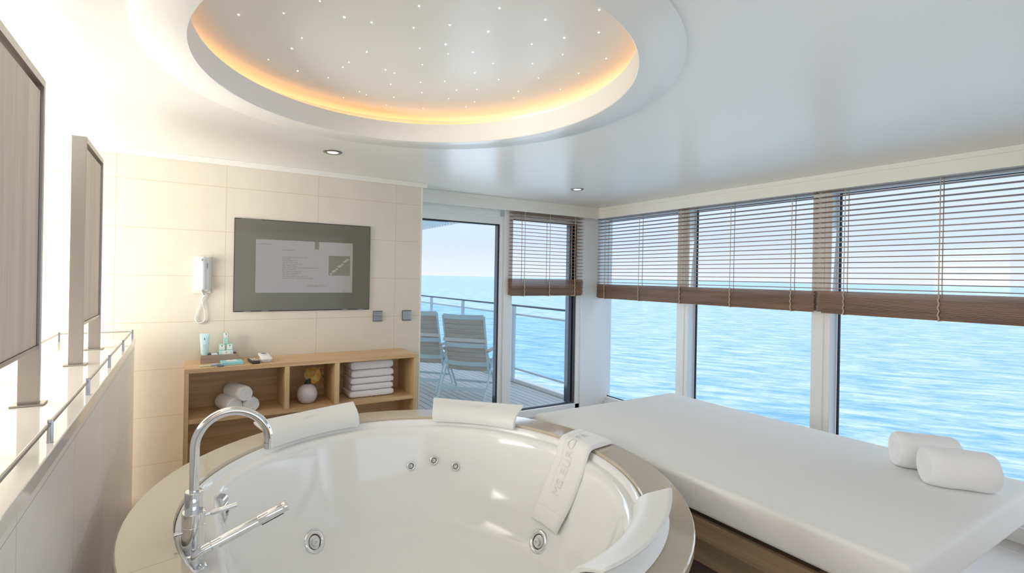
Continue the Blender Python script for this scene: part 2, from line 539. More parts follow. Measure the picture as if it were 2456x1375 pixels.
# left wall with a window opening, rear wall with a window opening
bm = bmesh.new()
box(bm, XL-0.1, XL, YF, YB, 0, 0.50); box(bm, XL-0.1, XL, YF, YB, 2.08, H)
box(bm, XL-0.1, XL, YF, 1.55, 0.50, 2.08); box(bm, XL-0.1, XL, 3.35, YB, 0.50, 2.08)
struct(link('wall_left', bm, M['white']))
bm = bmesh.new()
box(bm, XL, 4.1, YF-0.1, YF, 0, 0.72); box(bm, XL, 4.1, YF-0.1, YF, 2.1, H)
box(bm, XL, -0.9, YF-0.1, YF, 0.72, 2.1); box(bm, 2.5, 4.1, YF-0.1, YF, 0.72, 2.1)
struct(link('wall_rear', bm, M['oak']))
# plinth and header of the glazed right wall, header above the balcony door
bm = bmesh.new()
box(bm, 4.00, 4.12, YF, 4.1, 0, 0.085); box(bm, 4.00, 4.12, YF, 4.1, 2.08, H)
struct(link('wall_right', bm, M['frame_white']))
bm = bmesh.new()
box(bm, 1.672, 4.1, 4.03, 4.12, 2.08, H); box(bm, 1.672, 4.1, 4.0, 4.12, 0, 0.085, .006)
struct(link('wall_door_side', bm, M['frame_white']))

# cornices / valances (stepped cream trim under the ceiling)
bm = bmesh.new()
box(bm, XL, 1.70, YB-0.028, YB, H-0.036, H, .003); box(bm, XL, 1.70, YB-0.034, YB, H-0.012, H, .002)
struct(link('trim_2', bm, M['cream_trim']))
bm = bmesh.new()
box(bm, 1.665, 3.83, 3.915, 3.935, 2.055, H-.022, .002); box(bm, 1.665, 3.83, 3.903, 3.935, H-.034, H, .003); box(bm, 1.665, 3.83, 3.935, 4.03, 2.09, H)
struct(link('trim_3', bm, M['cream_trim']))
bm = bmesh.new()
box(bm, 3.825, 3.845, YF, 4.03, 2.057, H-.022, .002); box(bm, 3.813, 3.845, YF, 4.03, H-.034, H, .003); box(bm, 3.845, 4.0, YF, 4.03, 2.09, H)
struct(link('trim_4', bm, M['cream_trim']))

# windows of the right wall
WIN = [(4.04, 3.035), (2.915, 1.885), (1.765, 0.735), (0.615, -0.415), (-0.535, -1.55)]
for i, (ya, yb) in enumerate(WIN):
    g = sgroup('window_%d' % (i+1), (4.02, (ya+yb)/2, 0.085))
    bm = bmesh.new()
    # mullion on the near side of the pane: two-step white post, plus head and sill strips
    if i < 4:
        yn = WIN[i+1][0]
        box(bm, 3.985, 4.10, yn+.010, yb+.000, 0.0, 2.10, .004)
        box(bm, 3.978, 4.0, yn+.052, yb+.012, 0.0, 2.10, .003)
    box(bm, 4.03, 4.10, yb-.02, ya+.012, 0.085, 0.115, .003)
    box(bm, 4.03, 4.10, yb-.02, ya+.012, 2.06, 2.10, .003)
    link('frame', bm, M['frame_white'], g)
    bm = bmesh.new()
    for (a, b2, c, d) in ((ya-.012, ya+.001, .115, 2.06), (yb-.001, yb+.006, .115, 2.06), (yb, ya, .112, .122), (yb, ya, 2.055, 2.06)):
        box(bm, 4.070, 4.082, a, b2, c, d)
    link('gasket', bm, M['gasket'], g)
    bm = bmesh.new(); box(bm, 4.074, 4.078, yb, ya, .115, 2.06)
    link('pane', bm, M['glass'], g)
# corner post
bm = bmesh.new()
box(bm, 3.605, 4.12, 4.00, 4.12, 0, 2.1, .004); box(bm, 3.66, 4.05, 3.985, 4.02, 0, 2.1, .003); box(bm, 4.0, 4.10, 4.04, 4.12, 0, 2.1, .003)
struct(link('trim_5', bm, M['frame_white']))

# balcony door (left leaf) and fixed side light
g = sgroup('door_1', (2.15, 4.03, 0.0))
bm = bmesh.new()
box(bm, 1.672, 1.795, 4.0, 4.08, 0.085, 2.1, .003)
box(bm, 1.672, 2.62, 4.0, 4.08, 1.925, 2.1, .004); box(bm, 1.672, 2.60, 3.985, 4.02, 1.985, 2.1, .003)
box(bm, 2.618, 2.665, 4.0, 4.08, 0.085, 2.0, .003)
box(bm, 1.79, 2.62, 4.0, 4.08, 0.085, 0.16, .003)
link('frame', bm, M['frame_white'], g)
bm = bmesh.new()
box(bm, 2.600, 2.618, 4.01, 4.06, 0.16, 1.925); box(bm, 1.79, 2.61, 4.01, 4.06, 1.912, 1.925); box(bm, 1.79, 2.61, 4.01, 4.06, 0.155, 0.165); box(bm, 1.79, 1.80, 4.01, 4.06, .16, 1.92)
link('gasket', bm, M['gasket'], g)
bm = bmesh.new(); box(bm, 1.795, 2.605, 4.034, 4.038, .16, 1.92)
link('pane', bm, M['glass'], g)
g = sgroup('window_6', (3.15, 4.03, 0.0))
bm = bmesh.new()
box(bm, 2.662, 2.762, 3.985, 4.10, 0.0, 2.1, .004)
box(bm, 2.75, 3.61, 4.0, 4.08, 1.99, 2.1, .003)
link('frame', bm, M['frame_white'], g)
bm = bmesh.new()
box(bm, 3.515, 3.555, 4.02, 4.075, 0.1, 2.0, .002); box(bm, 3.575, 3.607, 4.015, 4.06, 0.09, 2.0, .002); box(bm, 3.553, 3.578, 4.05, 4.07, .09, 2.0)
box(bm, 2.76, 3.60, 4.02, 4.05, 0.088, 0.10); box(bm, 2.76, 3.60, 4.02, 4.05, 1.975, 1.99)
link('gasket', bm, M['darkframe'], g)
bm = bmesh.new(); box(bm, 2.76, 3.52, 4.036, 4.040, .10, 1.99)
link('pane', bm, M['glass'], g)

# ------------------------------------------------------------------ LED strip, stars, downlights
bm = bmesh.new()
lathe(bm, [(0.914, 2.2755), (0.930, 2.2755), (0.930, 2.283), (0.914, 2.283), (0.914, 2.2755)], (CC[0], CC[1], 0), n=96)
tag(link('led_strip', bm, M['led']), 'glowing amber light strip tucked in the round ceiling cove', 'cove light')

STARS = [(0.148, 1.941, 1.3), (0.284, 1.845, 1.1), (0.474, 1.758, 1.6), (0.375, 1.698, 1), (0.376, 2.0, 0.9), (0.359, 2.115, 1.4), (0.293, 2.28, 0.9), (0.423, 2.334, 1.3), (0.561, 2.337, 1), (0.692, 2.556, 0.8), (0.595, 2.12, 0.9), (0.586, 2.185, 1.1), (0.569, 1.741, 1.3), (0.629, 1.981, 1.2), (0.757, 2.11, 1), (0.803, 2.121, 0.7), (0.837, 2.256, 0.9), (0.738, 2.431, 0.8), (0.78, 2.454, 0.9), (0.913, 2.411, 0.8), (0.92, 2.543, 0.9), (0.671, 1.55, 1.1), (0.714, 1.696, 1.1), (0.819, 1.608, 1.2), (0.909, 1.417, 1.2), (0.963, 1.575, 1.3), (0.874, 1.75, 1.4), (0.922, 1.821, 0.7), (1.0, 1.752, 1.1), (0.801, 1.835, 0.9), (0.874, 1.973, 0.8), (0.948, 2.156, 0.9), (1.007, 2.274, 0.8), (1.039, 2.084, 1.0), (1.139, 2.151, 0.8), (1.161, 2.278, 0.8), (1.11, 2.484, 0.8), (1.11, 1.924, 1.1), (1.127, 1.798, 1), (1.241, 1.93, 1), (1.217, 2.087, 0.8), (1.294, 2.242, 1), (1.296, 2.335, 1.3), (1.089, 1.395, 1.5), (1.203, 1.248, 1.2), (1.232, 1.462, 1.4), (1.314, 1.363, 1.3), (1.16, 1.569, 1), (1.321, 1.575, 0.9), (1.269, 1.71, 0.9), (1.386, 1.819, 0.8), (1.504, 1.681, 1), (1.497, 1.507, 1), (1.403, 2.001, 1.2), (1.557, 1.869, 0.9), (1.435, 2.087, 0.8)]
star0 = None
for (x, y, s) in STARS:
    if star0 is None:
        bm = bmesh.new()
        lathe(bm, [(0.0021, 0.0), (0.0021, -0.0008), (0.0012, -0.0015)], (0, 0, 0), n=10, cap0=True, cap1=True)
        star0 = tag(link('star_light', bm, M['star']), 'tiny white point of light set in the round ceiling disc', 'ceiling light', 'star lights in the ceiling disc')
        o = star0
    else:
        o = star0.copy(); COL.objects.link(o)
    o.location = (x, y, 2.3328)
    o.scale = (s, s, s)

def downlight(x, y, label):
    t = thing('downlight', label, 'ceiling light', (x, y, H))
    bm = bmesh.new()
    lathe(bm, [(0.056, 0), (0.056, -0.003), (0.050, -0.006), (0.036, -0.005), (0.033, 0.0), (0.033, -0.002), (0.040, 0.0)], (0, 0, 0), n=40)
    o = link('trim_ring', bm, M['grey_trim'], smooth=True, angle=40); o.parent = t
    bm = bmesh.new()
    lathe(bm, [(0.033, -0.003), (0.028, -0.0045), (0.0, -0.005)], (0, 0, 0), n=32)
    o = link('lamp_lens', bm, M['lamp'], smooth=True); o.parent = t
downlight(0.773, 3.075, 'round nickel downlight in the ceiling in front of the wall screen')
downlight(2.85, 3.18, 'round nickel downlight in the ceiling near the window corner')

# ------------------------------------------------------------------ tub surround (stone ring) and tub
bm = bmesh.new()
RO, RI = 0.995, 0.845
for a0, a1 in ((R(193), R(272)-.0012), (R(272), R(553)-.0012)):
    prof = [(RI, .594), (RI, .614), (RI+.003, .617), (RO-.004, .617), (RO, .613), (RO, .590), (RO-.01, .586), (RI, .586), (RI, .594)]
    rings = lathe(bm, prof, (CX, CY, 0), n=72, a0=a0, a1=a1)
    bm.faces.new([r[0] for r in rings[:-1]]); bm.faces.new([r[-1] for r in rings[:-1]][::-1])
tag(link('tub_deck', bm, M['stone'], smooth=True, angle=30), 'polished cream stone ring around the round whirlpool tub', 'tub surround')

RT = .80
def ropen(a):
    c = -math.cos(a)
    if c > 0:
        r2 = .732/c
        k = 18.0
        return -math.log(math.exp(-k*RT*4)+math.exp(-k*r2*4))/(k*4)
    return RT
TP = [(.8447, .586), (.8447, .599), (.841, .603), (.833, .602), (.825, .590), (.820, .5775), (1.0, .575), (.990, .572), (.976, .562), (.966, .545), (.953, .505), (.918, .42), (.895, .37), (.872, .325), (.848, .285), (.825, .25), (.795, .195), (.765, .150), (.735, .122), (.69, .104), (.62, .094), (.45, .088), (.2, .082), (.0, .080)]
def tub_r(i, a):
    r, z = TP[i]
    if i < 6: return r
    return ropen(a)*r
bm = bmesh.new()
NA = 144
rings = []
for i, (r, z) in enumerate(TP):
    if i == len(TP)-1:
        rings.append([bm.verts.new((CX, CY, z))]); continue
    rings.append([bm.verts.new((CX+tub_r(i, 2*PI*k/NA)*math.cos(2*PI*k/NA), CY+tub_r(i, 2*PI*k/NA)*math.sin(2*PI*k/NA), z)) for k in range(NA)])
for a, b in zip(rings, rings[1:]):
    for k in range(NA):
        k2 = (k+1) % NA
        if len(b) == 1: bm.faces.new((a[k], a[k2], b[0]))
        else: bm.faces.new((a[k], a[k2], b[k2], b[k]))
tub = thing('whirlpool_tub', 'round white acrylic whirlpool tub set inside the stone ring', 'bathtub', (CX, CY, 0))
link('basin', bm, M['acrylic'], tub, smooth=True, angle=50)
bm = bmesh.new()
lathe(bm, [(.955, 0.0), (.955, .5865)], (CX, CY, 0), n=96)
link('skirt', bm, M['white'], tub, smooth=True)

def wall_pt(a, z):
    """point and inward normal of the tub wall at angle a and height z"""
    for i in range(6, len(TP)-1):
        if TP[i][1] >= z >= TP[i+1][1]:
            t = (TP[i][1]-z)/(TP[i][1]-TP[i+1][1])
            r = (TP[i][0]*(1-t)+TP[i+1][0]*t)*ropen(a)
            dr = (TP[i][0]-TP[i+1][0])*ropen(a); dz = TP[i][1]-TP[i+1][1]
            nr, nz = -dz, dr
            l = math.hypot(nr, nz)
            p = Vector((CX+r*math.cos(a), CY+r*math.sin(a), z))
            return p, Vector((nr/l*math.cos(a), nr/l*math.sin(a), nz/l))
def jet(adeg, z, R0, name, turn=0.0):
    p, nn = wall_pt(R(adeg), z)
    ax = axis_to(nn)
    bm = bmesh.new()
    lathe(bm, [(R0*1.12, -.004), (R0*1.1, .003), (R0*1.0, .0075), (R0*.86, .009), (R0*.70, .0065), (R0*.66, .001), (R0*.60, -.0)], p, n=40, axis=ax)
    o = link(name, bm, M['chrome'], tub, smooth=True)
    bm = bmesh.new()
    lathe(bm, [(R0*.70, .004), (R0*.55, .000), (R0*.30, -.0005), (R0*.28, .0)], p, n=32, axis=ax, cap1=True)
    link('jet_cup', bm, M['cup'], o, smooth=True).matrix_parent_inverse = Matrix.Identity(4)
    bm = bmesh.new()
    q = p + nn*.001
    d = (nn + Vector((math.cos(turn), math.sin(turn), -.35))*.45).normalized()
    lathe(bm, [(R0*.30, -.004), (R0*.30, R0*.35), (R0*.25, R0*.42), (R0*.16, R0*.42), (R0*.14, R0*.25)], q, n=24, axis=axis_to(d), cap1=True)
    link('nozzle', bm, M['plastic'] if R0 > .03 else M['chrome'], o, smooth=True, angle=40).matrix_parent_inverse = Matrix.Identity(4)
# rings are parented to the tub; their cups and nozzles share the ring's frame
jet(117.4, .168, .050, 'large_jet', R(200))
jet(3.8, .18, .050, 'large_jet', R(250))
jet(69.9, .385, .021, 'small_jet'); jet(60.1, .410, .021, 'small_jet'); jet(50.6, .386, .021, 'small_jet')
# overflow cover on the flat wall by the faucet
oa = R(157.5)
on = Vector((-math.cos(oa), -math.sin(oa), 0)); otg = Vector((-math.sin(oa), math.cos(oa), 0))
oc = Vector((CX+ropen(oa)*.955*math.cos(oa), CY+ropen(oa)*.955*math.sin(oa), 0))
def hook(bm, prof, hw, th=.003):
    rows = []
    for (d, z) in prof:
        rows.append([bm.verts.new(oc+on*d+otg*y+Vector((0, 0, z))) for y in (-hw, -hw*.9, hw*.9, hw)])
    for a, b in zip(rows, rows[1:]):
        for k in range(3): bm.faces.new((a[k], a[k+1], b[k+1], b[k]))
    bmesh.ops.solidify(bm, geom=bm.faces[:], thickness=th)
bm = bmesh.new(); hook(bm, [(.012, .545), (.018, .540), (.021, .525), (.021, .505), (.019, .488), (.014, .474)], .019)
ov = link('overflow_cover', bm, M['chrome'], tub, smooth=True, angle=50)
bm = bmesh.new(); hook(bm, [(-.012, .572), (.004, .570), (.014, .562), (.018, .552), (.016, .547)], .021)
link('overflow_bracket', bm, M['chrome'], tub, smooth=True, angle=50)
bm = bmesh.new(); hook(bm, [(.0222, .516), (.0222, .508)], .010, .0006); hook(bm, [(.0215, .500), (.0212, .497)], .007, .0006)
link('overflow_mark', bm, M['switch_mark'], tub)

# ------------------------------------------------------------------ head pillows
def wedge(base, a_start, a_end):
    bm = bmesh.new()
    rings = []
    for k in range(31):
        t = k/30
        a = R(a_start+3+(a_end-a_start-3)*t)
        wv = math.sin(PI*min(1, t*1.15+.02))**.6 if t < .87 else math.sin(PI*min(1, .87*1.15+.02))**.6
        ro = .868+.050*min(1, (k/30)/.16+.15)**.5
        rings.append([bm.verts.new((CX+r*math.cos(a), CY+r*math.sin(a), z)) for (r, z) in ((.848, .6178), (ro-.004, .6178), (ro, .622), (ro-.008, .634), (.870, .664), (.850, .640))])
    for a, b in zip(rings, rings[1:]):
        for k in range(6): bm.faces.new((a[k], a[(k+1) % 6], b[(k+1) % 6], b[k]))
    bm.faces.new(rings[0][::-1]); bm.faces.new(rings[-1])
    link('support_wedge', bm, M['pillow'], base, smooth=True, angle=60)
    return base

def pillow(a_start, a_end, label, support=False, badge=True):
    am = (a_start+a_end)/2
    base = thing('head_pillow', label, 'bath pillow', (CX+.85*math.cos(R(am)), CY+.85*math.sin(R(am)), .617))
    prof = [(.803, .601), (.802, .612), (.805, .630), (.813, .648), (.827, .664), (.846, .676), (.868, .685), (.890, .693), (.908, .701), (.917, .7045), (.922, .702), (.919, .696), (.903, .689), (.884, .681), (.864, .673), (.846, .663), (.836, .653), (.829, .640), (.826, .628), (.824, .615), (.820, .606), (.812, .600)]
    n = 36
    bm = bmesh.new()
    rings = []
    N = len(prof)
    crx = sum(p[0] for p in prof)/N; crz = sum(p[1] for p in prof)/N
    for k in range(-2, n+3):
        t = min(max(k/n, 0), 1)
        sc = 1.0
        a = R(a_start+(a_end-a_start)*t)
        if k == -1 or k == n+1: sc = .985; a += (R(.25) if k > 0 else -R(.25))*(1 if a_end > a_start else -1)
        if k == -2 or k == n+2: sc = .93; a += (R(.42) if k > 0 else -R(.42))*(1 if a_end > a_start else -1)
        # tip flares out toward the ends, centre dips
        u = abs(2*t-1)
        ring = []
        for (r, z) in prof:
            rr = crx+(r-crx)*sc; zz = crz+(z-crz)*sc
            tip = max(0, (r-.84)/.1)
            zz += (-.010*(1-u*u)+.004*u*u)*tip
            rr += .006*u*u*tip
            ring.append(bm.verts.new((CX+rr*math.cos(a), CY+rr*math.sin(a), zz)))
        rings.append(ring)
    for a, b in zip(rings, rings[1:]):
        for k in range(N): bm.faces.new((a[k], a[(k+1) % N], b[(k+1) % N], b[k]))
    bm.faces.new(rings[0][::-1]); bm.faces.new(rings[-1])
    link('cushion', bm, M['pillow'], base, smooth=True, angle=60)
    # oval badge with a word, embossed on the upper face
    if not badge:
        return base if not support else wedge(base, a_start, a_end)
    bb = text_bm('Jacuzzi', .019, .0005, 1.0, 2)
    n2 = 40
    for rr, th in ((1.0, .0012),):
        ring_o = []; ring_i = []
        for k in range(n2):
            q = 2*PI*k/n2
            ring_o.append(bb.verts.new((.043*math.cos(q), .0165*math.sin(q), .0005)))
            ring_i.append(bb.verts.new((.0405*math.cos(q), .0142*math.sin(q), .0005)))
        for k in range(n2):
            k2 = (k+1) % n2
            bb.faces.new((ring_o[k], ring_o[k2], ring_i[k2], ring_i[k]))
    for v in bb.verts:
        a = R(am) - v.co.x/.87
        s = v.co.y
        r = .862 + s*.93; zz = .6845 + s*.36 - .0030
        v.co = Vector((CX+r*math.cos(a), CY+r*math.sin(a), zz+.0022+v.co.z))
    link('badge', bb, M['pillow'], base)
    return base
pillow(125, 90.5, 'white curved head pillow on the tub rim in front of the wooden shelf')
pillow(61, 28.5, 'white curved head pillow on the tub rim in front of the balcony door')
pillow(-47.5, -85, 'white curved head pillow on the near tub rim beside the daybed', support=True, badge=False)

# ------------------------------------------------------------------ faucet
fx, fy, fz = .031, 1.695, .575
t = thing('tub_faucet', 'polished chrome tub faucet with tall arched spout and lever', 'faucet', (fx, fy, fz))
bm = bmesh.new(); lathe(bm, [(.041, 0), (.041, .007), (.038, .010), (.034, .010), (.033, .016)], (fx, fy, fz), n=40, cap1=True, cap0=True); link('base_flange', bm, M['chrome'], t, smooth=True, angle=35)
bm = bmesh.new(); lathe(bm, [(.033, .009), (.033, .014), (.0315, .016), (.0315, .085), (.0305, .086), (.0305, .088), (.0315, .089), (.0315, .124), (.030, .1255), (0, .1262)], (fx, fy, fz), n=48); link('mixer_body', bm, M['chrome'], t, smooth=True, angle=35)
bm = bmesh.new(); lathe(bm, [(.026, 0), (.026, .163), (.0245, .165), (.016, .1655)], (fx+.001, fy+.055, fz), n=40, cap1=True); link('spout_collar', bm, M['chrome'], t, smooth=True, angle=35)
bm = bmesh.new()
sx, sy = fx+.001, fy+.055
RA = .106
cz = .872
pts = [(sx, sy, fz+.16), (sx, sy, fz+.22), (sx, sy, cz-.02)]
for k in range(0, 33):
    a = PI - PI*k/32
    dx = RA+RA*math.cos(a)
    pts.append((sx+dx*.995, sy-dx*.10, cz+RA*math.sin(a)))
lx = pts[-1]
pts += [(lx[0]+.0005, lx[1], lx[2]-.008)]
tube(bm, pts, .0138, 20); link('spout', bm, M['chrome'], t, smooth=True, angle=50)
bm = bmesh.new(); lathe(bm, [(.0145, 0), (.0145, -.018), (.013, -.0195), (.0115, -.0195), (.011, -.012)], (lx[0], lx[1], lx[2]-.007), n=24, cap1=True); link('aerator', bm, M['chrome'], t, smooth=True, angle=35)
bm = bmesh.new(); tube(bm, [(fx+.031, fy, fz+.107), (fx+.050, fy, fz+.1095)], .0045, 12); tube(bm, [(fx+.044, fy, fz+.1085), (fx+.052, fy, fz+.110), (fx+.118, fy+.002, fz+.120)], [.005, .0078, .0078], 16); link('lever', bm, M['chrome'], t, smooth=True, angle=40)
bm = bmesh.new(); tube(bm, [(fx-.028, fy-.01, fz+.070), (fx-.040, fy-.012, fz+.071), (fx-.040, fy-.012, fz+.071), (fx-.050, fy-.013, fz+.0715)], [.0035, .0035, .0055, .0055], 12); link('diverter_knob', bm, M['chrome'], t, smooth=True, angle=40)

t = thing('hand_shower', 'chrome stick hand shower resting in its holder beside the faucet', 'hand shower', (.034, 1.60, fz))
hx, hy = .034, 1.60
bm = bmesh.new(); lathe(bm, [(.031, 0), (.031, .007), (.028, .0095), (.022, .0095), (.019, .004)], (hx, hy, fz), n=36, cap0=True, cap1=True); link('base_flange', bm, M['chrome'], t, smooth=True, angle=35)
bm = bmesh.new()
tube(bm, spline([(hx, hy, fz+.002), (hx, hy, fz+.022), (hx+.004, hy, fz+.036), (hx+.017, hy, fz+.046), (hx+.030, hy, fz+.0515)], 6), .0135, 18); link('elbow', bm, M['chrome'], t, smooth=True, angle=40)
p0 = Vector((hx+.027, hy, fz+.050)); p1 = Vector((.283, hy+.002, .703))
d = (p1-p0)
bm = bmesh.new()
tube(bm, [p0, p0+d*.06, p0+d*.065, p0+d*.075, p0+d*.62, p0+d*.625, p0+d*.63, p0+d*.93, p0+d*.935, p0+d*.94, p1-d*.01, p1], [.0145, .0145, .013, .0152, .0152, .0146, .0152, .0152, .0147, .0152, .0152, .0142], 24)
link('handle', bm, M['chrome'], t, smooth=True, angle=35)
bm = bmesh.new()
dn = d.normalized(); up = Vector((0, 0, 1)); dnz = (up-dn*up.dot(dn)).normalized(); side = dn.cross(dnz)
for i in range(14):
    for j in (-1, 0, 1):
        q = p0+d*(.66+.25*i/13) - dnz*.0148 + side*(j*.0045) + Vector((0, 0, abs(j)*.001))
        lathe(bm, [(.0022, .002), (.0018, -.0028)], q, n=6, axis=axis_to(dnz), cap1=True)
a, b = p0+d*.645, p0+d*.925
q = [a-dnz*.0135, b-dnz*.0135]
tube(bm, [q[0], q[1]], .0052, 8)
link('spray_nozzles', bm, M['darkrubber'], t)

# ------------------------------------------------------------------ draped towel with lettering
PATH = spline([(1.805, .620), (1.79, .6215), (1.74, .6225), (1.69, .6225), (1.655, .620), (1.636, .608), (1.625, .588), (1.612, .560), (1.592, .515), (1.568, .45), (1.540, .385), (1.513, .335), (1.492, .295), (1.474, .258)], 6)
PATH = [Vector((p.x, p.y)) if True else p for p in [Vector((q[0], q[1])) for q in PATH]]
LEN = [0.0]
for a, b in zip(PATH, PATH[1:]): LEN.append(LEN[-1]+(b-a).length)
LT = LEN[-1]
def path_at(s):
    s = min(max(s, 0), LT)
    for i in range(len(LEN)-1):
        if LEN[i+1] >= s:
            t = (s-LEN[i])/(LEN[i+1]-LEN[i]+1e-9)
            p = PATH[i].lerp(PATH[i+1], t); d = (PATH[i+1]-PATH[i]).normalized()
            return p, d
    return PATH[-1], (PATH[-1]-PATH[-2]).normalized()
def towel_pt(s, v, h):
    """s along the path from the outer deck edge down into the tub, v -1..1 across (+ = toward balcony side), h height above the cloth underside"""
    p, d = path_at(s)
    nrm = Vector((d.y, -d.x))
    if nrm.y < 0 and abs(nrm.y) > abs(nrm.x): nrm = -nrm
    if nrm.x > 0 and p.y < .55: nrm = -nrm
    u = s/LT
    hw = .114-.022*u
    yc = 1.838-.046*min(1, u/.45) + (.034*max(0, (u-.45)/.55))
    y = yc+v*hw
    # tub wall is a circle about the centre: cloth sits further in away from its middle line
    r = p.x-CX
    y0 = y-CY
    x = CX+math.sqrt(max(r*r-y0*y0, .01))
    off = h + .0035*math.sin(9*u+2.2*v)*min(1, u*3)*(.4+.6*abs(v))
    x += nrm.x*off; z = p.y+nrm.y*off
    return Vector((x, y, z))
bm = bmesh.new()
NSS, NV = 90, 20
top = []; bot = []
for i in range(NSS+1):
    s = LT*i/NSS
    e = min(1, min(i, NSS-i)/2.2)
    rt = []; rb = []
    for j in range(NV+1):
        v = -1+2*j/NV
        ev = math.sqrt(max(0, 1-(max(0, abs(v)-.9)/.1)**2))
        th = .0145*(.25+.75*ev)*(.35+.65*e)
        wob = .0012*noise.noise(Vector((s*40, v*6, 0)))
        rt.append(bm.verts.new(towel_pt(s, v, .002+th+wob)))
        rb.append(bm.verts.new(towel_pt(s, v, .0015)))
    top.append(rt); bot.append(rb)
for i in range(NSS):
    for j in range(NV):
        bm.faces.new((top[i][j], top[i][j+1], top[i+1][j+1], top[i+1][j]))
        bm.faces.new((bot[i][j], bot[i+1][j], bot[i+1][j+1], bot[i][j+1]))
    bm.faces.new((top[i][0], top[i+1][0], bot[i+1][0], bot[i][0]))
    bm.faces.new((top[i][NV], bot[i][NV], bot[i+1][NV], top[i+1][NV]))
for j in range(NV):
    bm.faces.new((top[0][j], bot[0][j], bot[0][j+1], top[0][j+1]))
    bm.faces.new((top[NSS][j], top[NSS][j+1], bot[NSS][j+1], bot[NSS][j]))
tw = thing('draped_hand_towel', 'white terry towel lettered MS EUROPA hanging over the tub edge', 'towel', (1.72, 1.80, .617))
link('cloth', bm, M['towel'], tw, smooth=True, angle=60)
bb = text_bm('MS EUROPA', .062, .0, 1.08, 3)
bmesh.ops.subdivide_edges(bb, edges=[e for e in bb.edges if e.calc_length() > .012], cuts=3)
for v in bb.verts:
    s = LT*.435 - v.co.x
    y = v.co.y/.10 + .10
    v.co = towel_pt(s, y, .0186)
link('lettering', bb, M['towel_emb'], tw)
bm = bmesh.new()
for (v0, s0, s1) in ((.55, .02, .72),):
    pts = [towel_pt(LT*(s0+(s1-s0)*k/40), v0, .0168) for k in range(41)]
    tube(bm, pts, .0009, 5)
pts = [towel_pt(LT*.86, -1+.06+1.88*k/16, .0168) for k in range(17)]
tube(bm, pts, .0009, 5)
link('woven_border', bm, M['towel_emb'], tw)

# ------------------------------------------------------------------ partition with ledge
PX0, PE = -.25, 3.52
bm = bmesh.new(); box(bm, -.60, PX0-.006, -1.2, PE-.012, 0, .9848)
struct(link('wall_partition', bm, M['partition']))
bm = bmesh.new(); box(bm, -.62, PX0, -1.2, PE, .985, 1.02, .003)
tag(link('stone_ledge', bm, M['ledge']), 'long polished cream stone ledge on top of the low wall at left', 'ledge')
bm = bmesh.new(); box(bm, -1.02, -.6205, -1.2, 2.45, .985, 1.02, .003)
tag(link('stone_counter', bm, M['ledge']), 'white polished counter behind the steel framed panels', 'counter')
bm = bmesh.new(); box(bm, -1.0, -.625, -1.2, 2.43, 0, .9848)
struct(link('wall_counter_base', bm, M['white']))

t = thing('gallery_rail', 'thin satin steel gallery rail on short posts along the ledge edge', 'rail', (-.267, 3.47, 1.02))
for y in (3.478, 2.985, 2.485, 1.975, 1.470, .965, .46):
    bm = bmesh.new(); lathe(bm, [(.0075, 0), (.0075, .050), (.0068, .052)], (-.267, y, 1.02), n=20, cap1=True, cap0=True); link('post', bm, M['steel_dark'], t, smooth=True, angle=40)
bm = bmesh.new(); tube(bm, [(-.267, -.5, 1.0625), (-.267, 3.478, 1.0625)], .0045, 12); link('long_rail', bm, M['steel_dark'], t, smooth=True, angle=40)
bm = bmesh.new(); tube(bm, [(-.267, 3.478, 1.0625), (-.60, 3.478, 1.0625)], .0035, 12); link('end_rail', bm, M['steel_dark'], t, smooth=True, angle=40)
bm = bmesh.new(); lathe(bm, [(.0075, 0), (.0075, .050), (.0068, .052)], (-.60, 3.478, 1.02), n=20, cap1=True, cap0=True); link('post', bm, M['steel_dark'], t, smooth=True, angle=40)
bm = bmesh.new(); tube(bm, [(-.60, -.5, 1.0625), (-.60, 3.478, 1.0625)], .0045, 12); link('back_rail', bm, M['steel_dark'], t, smooth=True, angle=40)

def panel_frame(y0, y1, label):
    t = thing('steel_framed_panel', label, 'divider panel', (-.39, (y0+y1)/2, 1.02), group='wood panels in steel frames on the ledge')
    xa, xb, T = -.418, -.368, .015
    bm = bmesh.new()
    box(bm, xa, xb, y0+T+.0002, y1-T-.0002, 1.975-.022, 1.975)
    box(bm, xa, xb, y0, y0+T, 1.0201, 1.975, .0015); box(bm, xa, xb, y1-T, y1, 1.02, 1.975, .0015)
    link('frame', bm, M['steel'], t)
    bm = bmesh.new(); box(bm, xa+.012, xb-.008, y0+T+.004, y1-T-.004, 1.195, 1.975-.036, .002)
    link('wood_panel', bm, M['panel_wood'], t)
    bm = bmesh.new(); box(bm, xa+.006, xb-.004, y0+T, y1-T, 1.183, 1.1945, .001)
    link('lower_rail', bm, M['steel'], t)
    for y in (y0+T/2, y1-T/2):
        bm = bmesh.new(); box(bm, xa-.014, xb+.014, y-.028, y+.028, 1.0201, 1.0255, .002); link('foot_plate', bm, M['steel'], t)
panel_frame(1.40, 1.905, 'larger looking nearest steel framed wood panel standing on the ledge, cropped by the left edge')
panel_frame(2.60, 3.095, 'farther steel framed wood panel standing on the ledge near the tiled wall')

